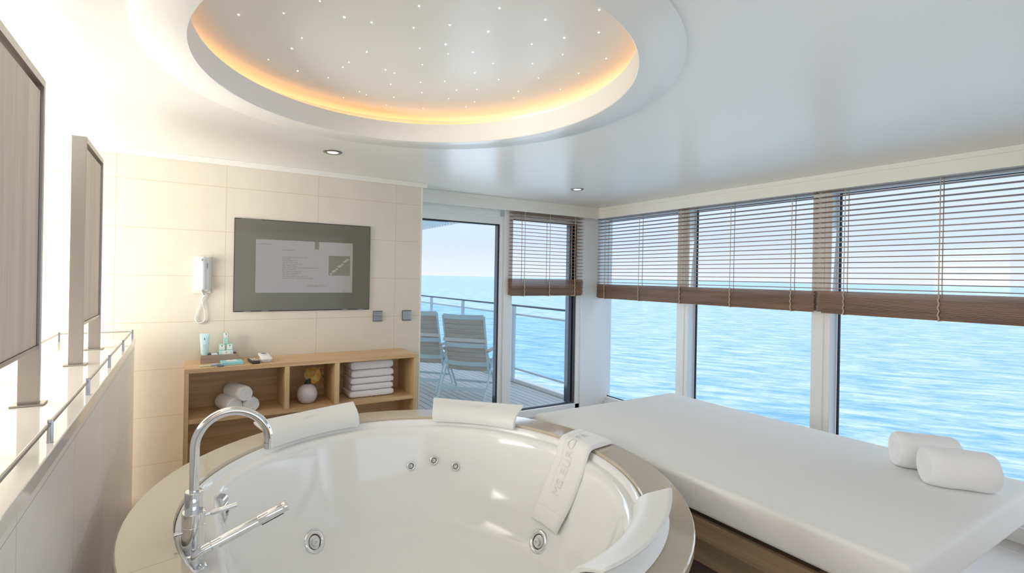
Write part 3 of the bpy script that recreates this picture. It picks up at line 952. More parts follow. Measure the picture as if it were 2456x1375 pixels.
# ------------------------------------------------------------------ screen, phone, switches on the tiled wall
t = thing('wall_screen', 'dark mirror glass television screen flush on the tiled wall', 'television', (.757, YB, 1.47))
bm = bmesh.new(); box(bm, .280, 1.233, YB-.010, YB, 1.148, 1.789, .002); link('casing', bm, M['black'], t)
bm = bmesh.new(); box(bm, .2845, 1.2285, YB-.0125, YB-.0101, 1.1535, 1.7845, .0005); link('mirror_glass', bm, M['tv'], t)
YS = YB-.0128
bm = bmesh.new(); box(bm, .416, 1.095, YS-.0004, YS, 1.279, 1.651); link('picture', bm, M['tvscreen'], t)
bm = bmesh.new(); box(bm, .813, .843, YS-.0008, YS-.0004, 1.596, 1.6508); link('picture_tab', bm, M['tvdark'], t)
bm = bmesh.new(); box(bm, .916, 1.076, YS-.0008, YS-.0004, 1.406, 1.553); link('picture_inset', bm, M['tvdark'], t)
bm = bmesh.new()
def wtext(s, x, z, size, y=YS-.0009, al='LEFT'):
    b2 = text_bm(s, size, 0, 1, 2, al)
    xform(b2, mat_text((1, 0, 0), (0, 0, 1), (x, y, z)))
    return b2
def merge(bm, b2):
    me = bpy.data.meshes.new('tmp'); b2.to_mesh(me); b2.free(); bm.from_mesh(me); bpy.data.meshes.remove(me)
merge(bm, wtext('MS EUROPA 2', .83, 1.327, .022, al='CENTER'))
link('ship_name', bm, M['tvtext'], t)
bm = bmesh.new()
for i in range(13):
    L = (.16, .05, .08, .11, .13, .10, .24, .09, .12, .13, .10, .16, .20)[i]
    x = .59
    z = 1.530-.0125*i
    k = 0
    random.seed(i)
    while x < .59+L:
        wd = random.uniform(.012, .034)
        box(bm, x, x+wd, YS-.0008, YS-.0004, z, z+.0035); x += wd+.006
link('text_lines', bm, M['tvtext'], t); bm = bmesh.new()
box(bm, .59, .67, YS-.0008, YS-.0004, 1.580, 1.584); link('text_heading', bm, M['tvtext'], t); bm = bmesh.new()
box(bm, .43, .435, YS-.0008, YS-.0004, 1.616, 1.621)
x = .445
for wd in (.02, .03, .01): box(bm, x, x+wd, YS-.0008, YS-.0004, 1.616, 1.621); x += wd+.006
link('text_menu', bm, M['tvtext'], t); bm = bmesh.new()
for x in (1.035, 1.050, 1.065): box(bm, x, x+.006, YS-.0008, YS-.0004, 1.345, 1.350)
link('page_dots', bm, M['tvtext'], t); bm = bmesh.new()
box(bm, 1.02, 1.045, YS-.0008, YS-.0004, 1.288, 1.293)
link('page_number', bm, M['tvtext'], t)
b3 = bmesh.new()
for k in range(10):
    x = .925+k*.014
    z = 1.412+k*.0125+.004*math.sin(k*2)
    box(b3, x, x+.018, YS-.0012, YS-.0008, z, z+.011+.002*(k % 3))
link('picture_coast', b3, M['tvscreen'], t)
for x in (.345, .46, 1.02, 1.14):
    bm = bmesh.new(); box(bm, x, x+.045, YB-.0135, YB-.009, 1.147, 1.153); link('edge_clip', bm, M['grey_trim'], t)
bm = bmesh.new(); box(bm, .32, .45, YB-.0135, YB-.009, 1.785, 1.789); link('edge_clip', bm, M['grey_trim'], t)

t = thing('wall_phone', 'white wall telephone with a coiled cord looping below', 'telephone', (.092, YB, 1.4))
bm = bmesh.new(); box(bm, .040, .145, YB-.008, YB, 1.274, 1.520, .012, 4); link('back_plate', bm, M['plastic_cream'], t, smooth=True, angle=40)
bm = bmesh.new(); box(bm, .052, .134, YB-.030, YB-.007, 1.292, 1.518, .018, 5); link('base', bm, M['plastic'], t, smooth=True, angle=40)
bm = bmesh.new()
rows = []
for k in range(17):
    u = k/16; z = 1.300+.216*u
    dpt = .034+.022*(abs(2*u-1)**2.2)
    hw = .025+.006*abs(2*u-1)**2
    if k in (0, 16): dpt -= .012; hw -= .007
    rows.append([bm.verts.new((.090+hw*c, YB-.018-dpt*s, z)) for c, s in ((-1, .1), (-.96, .6), (-.7, .92), (0, 1), (.7, .92), (.96, .6), (1, .1))])
for a, b in zip(rows, rows[1:]):
    for k in range(6): bm.faces.new((a[k], a[k+1], b[k+1], b[k]))
for a in (rows[0], rows[-1]): bm.faces.new(a)
link('handset', bm, M['plastic'], t, smooth=True, angle=60)
bm = bmesh.new(); box(bm, .0885, .0925, YB-.0735, YB-.068, 1.487, 1.502, .001); link('badge', bm, plain('dark red mark', (.12, .02, .03), .4), t)
bm = bmesh.new(); box(bm, .1215, .1245, YB-.0335, YB-.029, 1.44, 1.475, .0008); link('side_grille', bm, M['switch'], t)
bm = bmesh.new()
CP = spline([(.090, YB-.030, 1.300), (.093, YB-.028, 1.285), (.103, YB-.020, 1.262), (.098, YB-.014, 1.245), (.085, YB-.012, 1.20), (.066, YB-.012, 1.14), (.061, YB-.012, 1.105), (.070, YB-.012, 1.085), (.088, YB-.012, 1.080), (.108, YB-.012, 1.09), (.116, YB-.014, 1.12), (.110, YB-.016, 1.16), (.100, YB-.018, 1.20), (.096, YB-.02, 1.24), (.110, YB-.02, 1.262), (.098, YB-.016, 1.275), (.092, YB-.012, 1.29)], 26)
hel = []
for i, p in enumerate(CP):
    T = (CP[min(i+1, len(CP)-1)]-CP[max(i-1, 0)]).normalized()
    A = Vector((0, -1, 0)); B = T.cross(A).normalized()
    a = i*2*PI/5.0
    hel.append(p+(A*math.cos(a)+B*math.sin(a))*.0036)
tube(bm, hel, .0019, 5); link('coiled_cord', bm, M['plastic'], t, smooth=True)

def switch(x0, z0, label, quad):
    t = thing('wall_switch', label, 'switch', (x0+.038, YB, z0+.04))
    bm = bmesh.new(); box(bm, x0, x0+.075, YB-.009, YB, z0, z0+.082, .002); link('frame', bm, M['switch_mark'], t)
    cells = [(0, 0), (1, 0), (0, 1), (1, 1)] if quad else [(0, 0), (1, 0)]
    for (i, j) in cells:
        bm = bmesh.new()
        if quad: box(bm, x0+.003+i*.035, x0+.0365+i*.035, YB-.013, YB-.008, z0+.006+j*.0355, z0+.0405+j*.0355, .0015)
        else: box(bm, x0+.003+i*.035, x0+.0370+i*.035, YB-.013, YB-.008, z0+.006, z0+.076, .0015)
        k = link('rocker', bm, M['switch'], t)
        bm = bmesh.new()
        cx_ = x0+.020+i*.035
        if quad:
            cz_ = z0+.023+j*.0355
            box(bm, cx_-.010, cx_+.010, YB-.0136, YB-.0129, cz_-.011, cz_-.009)
            for q in range(7):
                a = PI*(.15+.7*q/6); box(bm, cx_+.009*math.cos(a)-.0015, cx_+.009*math.cos(a)+.0015, YB-.0136, YB-.0129, cz_-.002+.007*math.sin(a), cz_+.0012+.007*math.sin(a))
        else:
            lathe(bm, [(.0028, 0), (.0028, .001)], (cx_, YB-.0128, z0+.041), n=12, axis=axis_to((0, -1, 0)), cap1=True)
        m_ = link('symbol', bm, M['switch_mark'], k); m_.matrix_parent_inverse = Matrix.Identity(4)
switch(1.266, 1.053, 'grey square wall switch with four marked buttons beside the screen', True)
switch(1.509, 1.053, 'grey square wall switch with two rockers nearest the balcony door', False)

# ------------------------------------------------------------------ shelf unit
t = thing('shelf_unit', 'low open oak shelf unit against the tiled wall', 'shelf', (.75, 3.56, 0))
SY0, SY1 = 3.40, YB-.001
def sp_(name, x0, x1, z0, z1, m, y0=SY0, y1=SY1, b=.0012):
    bm = bmesh.new(); box(bm, x0, x1, y0, y1, z0, z1, b); link(name, bm, m, t)
sp_('top_board', 0.0, 1.505, .806, .833, M['oak'])
sp_('side_panel', 0.0, .025, 0.0, .8055, M['oak_v']); sp_('side_panel', 1.480, 1.505, 0.0, .8055, M['oak_v'])
sp_('back_panel', .025, 1.480, 0.02, .8055, M['oak'], SY1-.012, SY1)
sp_('shelf_board', .0255, 1.4795, .501, .527, M['oak'], SY0, SY1-.0125)
sp_('divider', .570, .600, .5275, .8055, M['oak_v'], SY0, SY1-.0125); sp_('divider', .895, .928, .5275, .8055, M['oak_v'], SY0, SY1-.0125)
sp_('bottom_board', .0255, 1.4795, .06, .085, M['oak'], SY0, SY1-.0125)

# ------------------------------------------------------------------ towels
def rolled_towel(name_, L, rad, rx=1.0, seed=0, turns=3.2, sag=.12):
    """roll along local +Y, resting on z=0, centred"""
    bm = bmesh.new()
    n = 40
    rows = []
    segs = 16
    for i in range(segs+1):
        y = -L/2+L*i/segs
        e = min(i, segs-i)
        k = [.90, .975, 1.0][min(e, 2)]
        ring = []
        for j in range(n):
            a = 2*PI*j/n
            r = rad*k*(1+.03*noise.noise(Vector((math.cos(a)*1.5, math.sin(a)*1.5, y*14+seed*7)))+.012*math.sin(y*60+seed+a))
            # seam flap
            if 0 <= (a-R(250)) < R(20): r *= 1.03
            z = r*math.sin(a)
            if z < -rad*(1-sag): z = -rad*(1-sag)
            ring.append(bm.verts.new((r*rx*math.cos(a), y, z+rad*(1-sag))))
        rows.append(ring)
    for a, b in zip(rows, rows[1:]):
        for j in range(n): bm.faces.new((a[j], a[(j+1) % n], b[(j+1) % n], b[j]))
    cz = rad*(1-sag)
    for side, ring in ((-1, rows[0]), (1, rows[-1])):
        prev = ring
        m = 14
        for q in range(1, m):
            f = 1-q/m
            cur = []
            for j in range(n):
                v = ring[j].co
                a = 2*PI*j/n
                ph = (f*turns - a/(2*PI)) % 1.0
                dep = .0035 + .007*(1-abs(2*ph-1))**.5*min(1, q/2) + .004*(1-f)
                dep = -.004 + dep
                cur.append(bm.verts.new((v.x*f, v.y+side*(.006-dep*1.0)*1.0, cz+(v.z-cz)*f)))
            for j in range(n): bm.faces.new((prev[j], prev[(j+1) % n], cur[(j+1) % n], cur[j]))
            prev = cur
        c = bm.verts.new((0, ring[0].co.y, cz))
        for j in range(n): bm.faces.new((prev[j], prev[(j+1) % n], c))
    return link(name_, bm, M['towel'], smooth=True)

def place(o, loc, rz, tilt=0.0):
    o.location = loc; o.rotation_euler = (0, tilt, rz)
    return o
GR = 'rolled hand towels in the shelf'
o = rolled_towel('rolled_towel', .20, .050, 1.05, 1); place(o, (.250, 3.545, .5275), R(18)); tag(o, 'rolled white towel lying at left under the stacked roll in the shelf', 'towel', GR)
o = rolled_towel('rolled_towel', .20, .047, 1.05, 2); place(o, (.358, 3.545, .5275), R(14)); tag(o, 'rolled white towel lying at right under the stacked roll in the shelf', 'towel', GR)
o = rolled_towel('rolled_towel', .20, .050, 1.05, 3); place(o, (.303, 3.535, .600), R(22)); tag(o, 'rolled white towel resting on top of two other rolls in the shelf', 'towel', GR)
GB = 'rolled bath towels on the daybed'
o = rolled_towel('rolled_bath_towel', .215, .080, 1.0, 5, 4.2, .10); place(o, (2.755, .755, .5905), R(218)); tag(o, 'rolled white bath towel on the daybed, the nearer of two', 'towel', GB)
o = rolled_towel('rolled_bath_towel', .215, .080, 1.0, 6, 4.2, .10); place(o, (2.895, .905, .5905), R(218)); tag(o, 'rolled white bath towel on the daybed, the one nearer the window', 'towel', GB)

GF = 'folded towels stacked in the shelf'
LBL = ['lowest folded white towel of the stack in the shelf', 'second folded white towel from the bottom of the stack', 'middle folded white towel of the stack in the shelf', 'fourth folded white towel from the bottom of the stack', 'topmost thicker folded white towel of the stack in the shelf']
zz = .5275
for i, hh in enumerate((.049, .045, .047, .055, .0655)):
    bm = bmesh.new()
    x0, x1 = 1.033+.004*(i % 2)-(.008 if i == 0 else 0), 1.352+.004*((i+1) % 2)-(.006 if i == 4 else 0)
    y0, y1 = 3.478+.003*(i % 3), 3.695
    NXX, n = 30, 24
    rows = []
    for q in range(NXX+1):
        x = x0+(x1-x0)*q/NXX
        e = min(q, NXX-q)
        ex = [.70, .90, .98, 1][min(e, 3)]
        ring = []
        for j in range(n):
            a = 2*PI*j/n
            ca_, sa_ = math.cos(a), math.sin(a)
            hy_ = (y1-y0)/2; hz_ = hh/2*.985
            yy = math.copysign(abs(ca_)**.25, ca_)*hy_*(1-.02*(1-ex)*8)
            z_ = math.copysign(abs(sa_)**.45, sa_)*hz_*ex
            wob = .0012*noise.noise(Vector((x*30, a*1.2, i*9)))
            # pleats of the woven border near the middle front
            if sa_ < 0 and ca_ < -.5 and .45 < q/NXX < .72: z_ += .0025*math.sin(q*2.4)
            ring.append(bm.verts.new((x, (y0+y1)/2+yy, zz+hh/2+z_+wob)))
        rows.append(ring)
    for a, b in zip(rows, rows[1:]):
        for j in range(n): bm.faces.new((a[j], a[(j+1) % n], b[(j+1) % n], b[j]))
    bm.faces.new(rows[0]); bm.faces.new(rows[-1])
    tag(link('folded_towel', bm, M['towel'], smooth=True, angle=70), LBL[i], 'towel', GF)
    zz += hh+.0008

# ------------------------------------------------------------------ vase and flower
vx, vy = .737, 3.515
bm = bmesh.new()
prof = [(.0, 0), (.03, .0), (.045, .006), (.060, .026), (.068, .052), (.0685, .068), (.064, .090), (.052, .110), (.036, .123), (.024, .128), (.022, .132), (.020, .130), (.020, .11)]
lathe(bm, prof, (vx, vy, .5275), n=48)
tag(link('round_vase', bm, M['vase'], smooth=True), 'round pale lilac ceramic vase in the middle shelf compartment', 'vase')
t = thing('anthurium_flower', 'yellow heart shaped anthurium bloom with orange spike in the vase', 'flower', (vx, vy, .66))
def petal(c, nrm, up, size):
    nrm = Vector(nrm).normalized(); up = Vector(up); up = (up-nrm*up.dot(nrm)).normalized(); sd = up.cross(nrm)
    bm = bmesh.new()
    N, Rr = 40, 8
    rings = []
    for q in range(1, Rr+1):
        f = q/Rr
        ring = []
        for j in range(N):
            a = 2*PI*j/N
            # heart outline, notch at the stalk end, point at the other end
            am_ = (a+PI) % (2*PI)-PI; nt_ = 1-.42*math.exp(-am_*am_/.16)+.10*math.exp(-(abs(am_)-PI)**2/.25); hx_ = math.sin(a)*nt_*.86; hy_ = math.cos(a)*nt_*.80
            x, y = hx_*f*size, (hy_*f)*size
            z = size*(.28*f*f*(1-.3*math.cos(a))+.05*math.sin(3*a)*f*f) - size*.1*math.exp(-abs(x)/size*6)*f
            ring.append(bm.verts.new(Vector(c)+sd*x+up*y+nrm*(-z)))
        rings.append(ring)
    c0 = bm.verts.new(Vector(c))
    for j in range(N): bm.faces.new((c0, rings[0][j], rings[0][(j+1) % N]))
    for a, b in zip(rings, rings[1:]):
        for j in range(N): bm.faces.new((a[j], a[(j+1) % N], b[(j+1) % N], b[j]))
    bmesh.ops.solidify(bm, geom=bm.faces[:], thickness=.0015)
    return bm
pc = Vector((.762, 3.485, .715))
link('spathe', petal(pc, (-.35, -1, .15), (-.62, 0, -.72), .068), M['petal'], t, smooth=True)
bm = bmesh.new(); tube(bm, [pc+Vector((0, -.004, -.002)), pc+Vector((.018, -.022, .025)), pc+Vector((.036, -.034, .052)), pc+Vector((.044, -.038, .064))], [.004, .0042, .0034, .0015], 10); link('spadix', bm, M['spadix'], t, smooth=True)
bm = bmesh.new(); tube(bm, spline([pc+Vector((0, .004, 0)), (.752, 3.50, .69), (.740, 3.512, .66), (.737, 3.515, .60)], 6), .0035, 8); link('stem', bm, M['twig'], t)
bm = bmesh.new()
rows = []
for k in range(9):
    u = k/8; w_ = .026*math.sin(PI*(.12+.8*u))
    c = Vector((.712+.05*u, 3.500-.012*math.sin(PI*u), .664+.010*math.sin(PI*u)))
    rows.append([bm.verts.new(c+Vector((.3*w_, -.2*w_, w_))), bm.verts.new(c+Vector((0, -.006, 0))), bm.verts.new(c-Vector((.0, .2*w_, w_*.4)))])
for a, b in zip(rows, rows[1:]):
    for k in range(2): bm.faces.new((a[k], a[k+1], b[k+1], b[k]))
link('leaf', bm, M['leafdark'], t, smooth=True)
bm = bmesh.new()
tube(bm, spline([(.745, 3.517, .64), (.80, 3.54, .70), (.835, 3.55, .705), (.862, 3.55, .68), (.874, 3.55, .64), (.874, 3.55, .612)], 7), .0016, 6)
tube(bm, spline([(.745, 3.517, .64), (.79, 3.53, .69), (.825, 3.54, .68), (.85, 3.54, .655), (.868, 3.55, .615)], 7), .0012, 6)
link('thin_stalks', bm, M['twig'], t)

# ------------------------------------------------------------------ toiletries on the shelf top
ZT = .8335
def put(o, loc, rz):
    o.location = loc; o.rotation_euler = (0, 0, rz); return o
bm = bmesh.new()
TX0, TX1, TY0, TY1 = .088, .306, 3.580, 3.690
box(bm, TX0+.002, TX1-.002, TY0+.002, TY1-.002, ZT+.0002, ZT+.006)
box(bm, TX0, TX1, TY0, TY0+.008, ZT, ZT+.050, .002); box(bm, TX0, TX1, TY1-.008, TY1, ZT, ZT+.050, .002)
box(bm, TX0+.0003, TX0+.008, TY0+.0082, TY1-.0082, ZT, ZT+.050, .001); box(bm, TX1-.008, TX1-.0003, TY0+.0082, TY1-.0082, ZT, ZT+.050, .001)
tag(link('wooden_tray', bm, M['tray']), 'greyish wooden tray holding toiletries on the oak shelf top', 'tray')
# squeeze tube
t = thing('lotion_tube', 'pale aqua squeeze tube standing at left end of the tray', 'tube', (.110, 3.63, ZT+.006))
bm = bmesh.new()
rows = []
for k in range(13):
    u = k/12
    w_ = .0195+.009*u; d_ = .0185*(1-u)**.7+.0012
    rows.append([bm.verts.new((.112+w_*math.cos(2*PI*j/24), 3.63+d_*math.sin(2*PI*j/24), ZT+.030+.148*u)) for j in range(24)])
for a, b in zip(rows, rows[1:]):
    for j in range(24): bm.faces.new((a[j], a[(j+1) % 24], b[(j+1) % 24], b[j]))
bm.faces.new(rows[-1])
box(bm, .0835, .1405, 3.6288, 3.6312, ZT+.170, ZT+.184, .0008)
link('body', bm, M['aqua'], t, smooth=True, angle=50)
bm = bmesh.new(); lathe(bm, [(.0190, 0), (.0190, .028), (.0175, .030)], (.112, 3.63, ZT+.0062), n=28, cap0=True, cap1=True); link('cap', bm, M['bluewrap'], t, smooth=True, angle=40)
bm = bmesh.new(); box(bm, .1085, .1135, 3.6150, 3.6165, ZT+.145, ZT+.158); link('logo', bm, M['navy'], t)
bm = bmesh.new()
for i, L in enumerate((.022, .018, .014)): box(bm, .112-L/2, .112+L/2, 3.6128, 3.6136, ZT+.112-.010*i, ZT+.1135-.010*i)
link('print', bm, M['tray'], t)

def bottle(x, y, z, w_, h, label, kind, top_z=None, mat=None, frac=.5):
    t = thing('toiletry_bottle' if kind == 'bottle' else 'toiletry_carton', label, kind, (x, y, z))
    bm = bmesh.new(); box(bm, x-w_/2, x+w_/2, y-w_/2, y+w_/2, z, z+h, .002); link('body', bm, mat or M['mint'], t)
    bm = bmesh.new(); box(bm, x-w_/2+.003, x+w_/2-.003, y-w_/2-.0008, y-w_/2-.0001, z+h*(1-frac), z+h*.95); link('label_panel', bm, M['paper'], t)
    bm = bmesh.new(); box(bm, x-.0022, x+.0022, y-w_/2-.0014, y-w_/2-.0009, z+h*.95-.011, z+h*.95-.001); link('logo', bm, M['navy'], t)
    bm = bmesh.new(); box(bm, x-w_*.22, x+w_*.22, y-w_/2-.0014, y-w_/2-.0009, z+h*(1-frac)+.005, z+h*(1-frac)+.0062); box(bm, x-w_*.16, x+w_*.16, y-w_/2-.0014, y-w_/2-.0009, z+h*(1-frac)+.009, z+h*(1-frac)+.0098); link('print', bm, M['pinkprint'], t)
    return t
ZB = ZT+.0062
bottle(.213, 3.655, ZB, .036, .103, 'mint cube carton with white label at left behind the front box in the tray', 'carton', mat=M['mint'], frac=.34)
bottle(.259, 3.655, ZB, .036, .103, 'mint cube carton with white label at right behind the front box in the tray', 'carton', mat=M['mint'], frac=.34)
bottle(.236, 3.655, ZB+.1035, .027, .073, 'small green bottle with white top standing on the two mint cartons', 'bottle', mat=M['mint'], frac=.45)
t = thing('soap_box', 'flat pale blue box with white label lying at front right of the tray', 'box', (.236, 3.61, ZB))
bm = bmesh.new(); box(bm, .196, .277, 3.591, 3.633, ZB, ZB+.062, .002); link('body', bm, M['aqua'], t)
bm = bmesh.new(); box(bm, .213, .260, 3.5901, 3.5909, ZB+.040, ZB+.061); link('label_panel', bm, M['paper'], t)
bm = bmesh.new(); box(bm, .2345, .2385, 3.5895, 3.59, ZB+.052, ZB+.059); link('logo', bm, M['navy'], t)
bm = bmesh.new(); box(bm, .150, .188, 3.60, 3.66, ZB, ZB+.046, .003)
tag(link('soap_bar', bm, M['bluewrap']), 'small wrapped pale blue soap standing in the middle of the tray', 'soap')
bm = bmesh.new(); box(bm, .133, .147, 3.61, 3.66, ZB, ZB+.049, .002)
tag(link('comb_sleeve', bm, M['switch_mark']), 'small dark sleeve standing beside the aqua tube in the tray', 'comb')

t = thing('turquoise_box', 'flat turquoise box with white label lying before the tray', 'box', (.262, 3.50, ZT))
bm = bmesh.new(); box(bm, -.062, .062, -.052, .052, 0, .018, .0015); a = link('carton', bm, M['teal']); a.parent = t
bm = bmesh.new(); box(bm, -.030, .030, -.012, .045, .0182, .0188); a = link('label_panel', bm, M['paper']); a.parent = t
bm = bmesh.new(); box(bm, -.003, .003, .034, .041, .0189, .0194); a = link('logo', bm, M['navy']); a.parent = t
t.rotation_euler.z = R(3)
bm = bmesh.new()
rows = []
for k in range(7):
    u = k/6
    rows.append([bm.verts.new((-.030+.06*u, -.03+.06*j/6, .0015+.010*math.sin(PI*u)**.5*math.sin(PI*j/6)**.5+.001*math.sin(k*2+j))) for j in range(7)])
for a, b in zip(rows, rows[1:]):
    for j in range(6): bm.faces.new((a[j], a[j+1], b[j+1], b[j]))
bmesh.ops.solidify(bm, geom=bm.faces[:], thickness=.001)
o = link('sachet', bm, M['bluewrap'], smooth=True); put(o, (.168, 3.480, ZT+.001), R(20)); tag(o, 'crinkled pale blue sachet lying left of the turquoise box', 'sachet')
bm = bmesh.new(); box(bm, -.032, .032, -.016, .016, 0, .005, .002)
o = link('wrapped_soap', bm, M['greenish']); put(o, (.112, 3.470, ZT), R(8)); tag(o, 'pale green flat wrapper at the left end of the shelf top', 'wrapper')
bm = bmesh.new()
lathe(bm, [(.020, 0), (.020, .0035), (.018, .005)], (0, 0, 0), n=24, cap0=True, cap1=True)
o = link('dark_disc', bm, M['switch_mark'], smooth=True, angle=40); put(o, (.195, 3.425, ZT), 0); tag(o, 'small dark flat disc at the shelf edge before the turquoise box', 'compact')

t = thing('remote_control', 'dark brown remote control with small buttons lying on the shelf', 'remote', (.392, 3.50, ZT))
bm = bmesh.new(); box(bm, -.026, .026, -.070, .070, 0, .018, .005, 3); a = link('body', bm, plain('dark brown plastic', (.045, .03, .028), .35), smooth=True, angle=40); a.parent = t
for i in range(6):
    for j in range(3):
        bm = bmesh.new(); box(bm, -.017+j*.013, -.009+j*.013, -.045+i*.018, -.036+i*.018, .018, .0205, .001)
        a = link('button', bm, M['paper'] if (i*3+j) % 4 else M['petal']); a.parent = t
t.rotation_euler.z = R(6)
t = thing('white_handset_unit', 'small white remote device tilted on its stand at right of remote', 'remote', (.462, 3.52, ZT))
bm = bmesh.new(); box(bm, -.026, .026, -.055, .050, 0, .018, .003); a = link('stand', bm, M['plastic']); a.parent = t
bm = bmesh.new(); box(bm, -.032, .032, -.068, .062, .0, .014, .004, 3)
xform(bm, Matrix.Translation((0, 0, .024)) @ Matrix.Rotation(R(9), 4, 'X')); a = link('body', bm, M['plastic'], smooth=True, angle=40); a.parent = t
bm = bmesh.new(); box(bm, -.015, .015, .035, .050, .0142, .0150)
xform(bm, Matrix.Translation((0, 0, .024)) @ Matrix.Rotation(R(9), 4, 'X')); a = link('display', bm, M['navy']); a.parent = t
bm = bmesh.new(); box(bm, -.012, .012, .005, .010, .0142, .0148)
xform(bm, Matrix.Translation((0, 0, .024)) @ Matrix.Rotation(R(9), 4, 'X')); a = link('print', bm, M['switch']); a.parent = t
t.rotation_euler.z = R(5)

# ------------------------------------------------------------------ daybed
def cushion_bm(x0, x1, y0, y1, z0, z1, bev=.022):
    bm = bmesh.new()
    box(bm, x0, x1, y0, y1, z0, z1, bev, 5)
    return bm
t = thing('daybed', 'wide daybed with cream mattress on an oak base beside the tub', 'daybed', (2.47, 1.5, 0))
link('mattress', cushion_bm(1.848, 3.108, .600, 2.415, .455, .590), M['mattress'], t, smooth=True, angle=50)
bm = bmesh.new(); box(bm, 1.875, 3.08, .86, 2.39, .436, .4545); link('shadow_gap', bm, plain('dark brown groove', (.05, .03, .018), .6), t)  # very dark brown band, set back between mattress and upper board
bm = bmesh.new(); box(bm, 1.850, 3.105, .83, 2.41, .352, .4355, .002); link('upper_board', bm, M['oak_base'], t)
bm = bmesh.new(); box(bm, 1.885, 3.07, .87, 2.375, .235, .3515, .002); link('lower_board', bm, M['oak_base'], t)
bm = bmesh.new(); box(bm, 2.25, 2.95, 1.05, 2.2, 0.0, .2345, .002); link('plinth', bm, M['oak_base'], t)

# ------------------------------------------------------------------ venetian blinds
def blind(label, along, a0, a1, pos, cords, ztop, zs0, zstack0, zstack1, group, sgn=1):
    """along: 'y' (right wall, slats run in y) or 'x' (door side)."""
    def P(s, d, z): return (pos+d, s, z) if along == 'y' else (s, pos+d, z)
    mt = M['blind'] if along == 'y' else M['blind_x']
    t = thing('venetian_blind', label, 'blind', P((a0+a1)/2, 0, ztop), group=group)
    def bx(bm, s0, s1, d0, d1, z0, z1, b=0):
        if along == 'y': box(bm, pos+d0, pos+d1, s0, s1, z0, z1, b)
        else: box(bm, s0, s1, pos+d0, pos+d1, z0, z1, b)
    bm = bmesh.new(); bx(bm, a0+.01, a1-.01, -.022, .022, ztop-.018, ztop); link('head_rail', bm, mt, t)
    bm = bmesh.new()
    z = zs0
    while z < ztop-.022:
        # thin slightly crowned slat
        n = 4
        vs = []
        for k in range(n+1):
            d = -.025+.050*k/n
            h = .0022*(1-(2*k/n-1)**2)
            vs.append((d, z+h))
        top_ = [[bm.verts.new(P(s, d, h+.0021)) for (d, h) in vs] for s in (a0, a1)]
        bot_ = [[bm.verts.new(P(s, d, h-.0021)) for (d, h) in vs] for s in (a0, a1)]
        for k in range(n):
            bm.faces.new((top_[0][k], top_[0][k+1], top_[1][k+1], top_[1][k]))
            bm.faces.new((bot_[0][k], bot_[1][k], bot_[1][k+1], bot_[0][k+1]))
        for e_ in (0, 1): bm.faces.new(top_[e_]+bot_[e_][::-1])
        for k in (0, n): bm.faces.new((top_[0][k], top_[1][k], bot_[1][k], bot_[0][k]))
        z += .0357
    link('slats', bm, mt, t)
    bm = bmesh.new()
    rnd = random.Random(int(a0*100))
    z = zstack0
    while z < zstack1:
        j = rnd.uniform(-.0030, .0030); j2 = rnd.uniform(-.004, .004); th = .0041
        bx(bm, a0+j2, a1+j2, -.024+j, .024+j, z, z+th)
        z += .0053
    link('gathered_slats', bm, mt, t)
    bm = bmesh.new(); bx(bm, a0+.02, a1-.02, -.020, .020, zstack0-.010, zstack0-.0006, .003); link('bottom_rail', bm, mt, t)
    for c in cords:
        bm = bmesh.new()
        for d in (-.0265, .0265):
            tube(bm, [P(c, d, zstack1), P(c+.002, d, zstack1+.03), P(c, d, ztop-.02)], .0028, 6)
        # thin rungs are read as one ladder tape; rope wrapped over the gathered part, with a slight wave
        ph = rnd.uniform(0, 6)
        pts = [P(c+.0035*math.sin(ph+k*1.7), -.0310 if sgn > 0 else .0310, zstack1+.006-(zstack1-zstack0+.018)*k/14) for k in range(15)]
        tube(bm, pts, .0040, 6)
        tube(bm, [P(c, .0290, zstack1+.004), P(c, .0290, zstack0-.012)], .0030, 6)
        tube(bm, [P(c, -.0290, zstack0-.012), P(c, .0290, zstack0-.012)], .0030, 6)
        link('ladder_cord', bm, M['cord'], t)
    return t
GBL = 'brown wooden venetian blinds half drawn up'
blind('brown wooden venetian blind hanging over the two windows next to the corner', 'y', 1.834, 4.000-.010, 3.905, (3.872, 3.413, 2.942, 2.465, 1.991), 2.088, 1.377, 1.215, 1.357, GBL)
blind('brown wooden venetian blind over the nearest window at the right edge', 'y', -.36, 1.812, 3.905, (1.651, 1.160, .67, .18, -.25), 2.088, 1.377, 1.212, 1.357, GBL)
blind('narrow brown wooden venetian blind beside the balcony door', 'x', 2.712, 3.628, 3.958, (2.866, 3.177, 3.510), 2.088, 1.433, 1.245, 1.402, GBL)

# ------------------------------------------------------------------ balcony
DZ = -.09
bm = bmesh.new(); box(bm, -1.0, 4.16, 4.12, 14.0, DZ-.08, DZ)
tag(link('balcony_deck', bm, M['planks']), 'pale teak planked balcony deck outside the glass door', 'deck')
bm = bmesh.new(); box(bm, 4.10, 4.20, 4.13, 14.0, DZ, DZ+.05, .004)
tag(link('deck_kerb', bm, M['frame_white']), 'white raised kerb along the outer edge of the balcony deck', 'kerb')
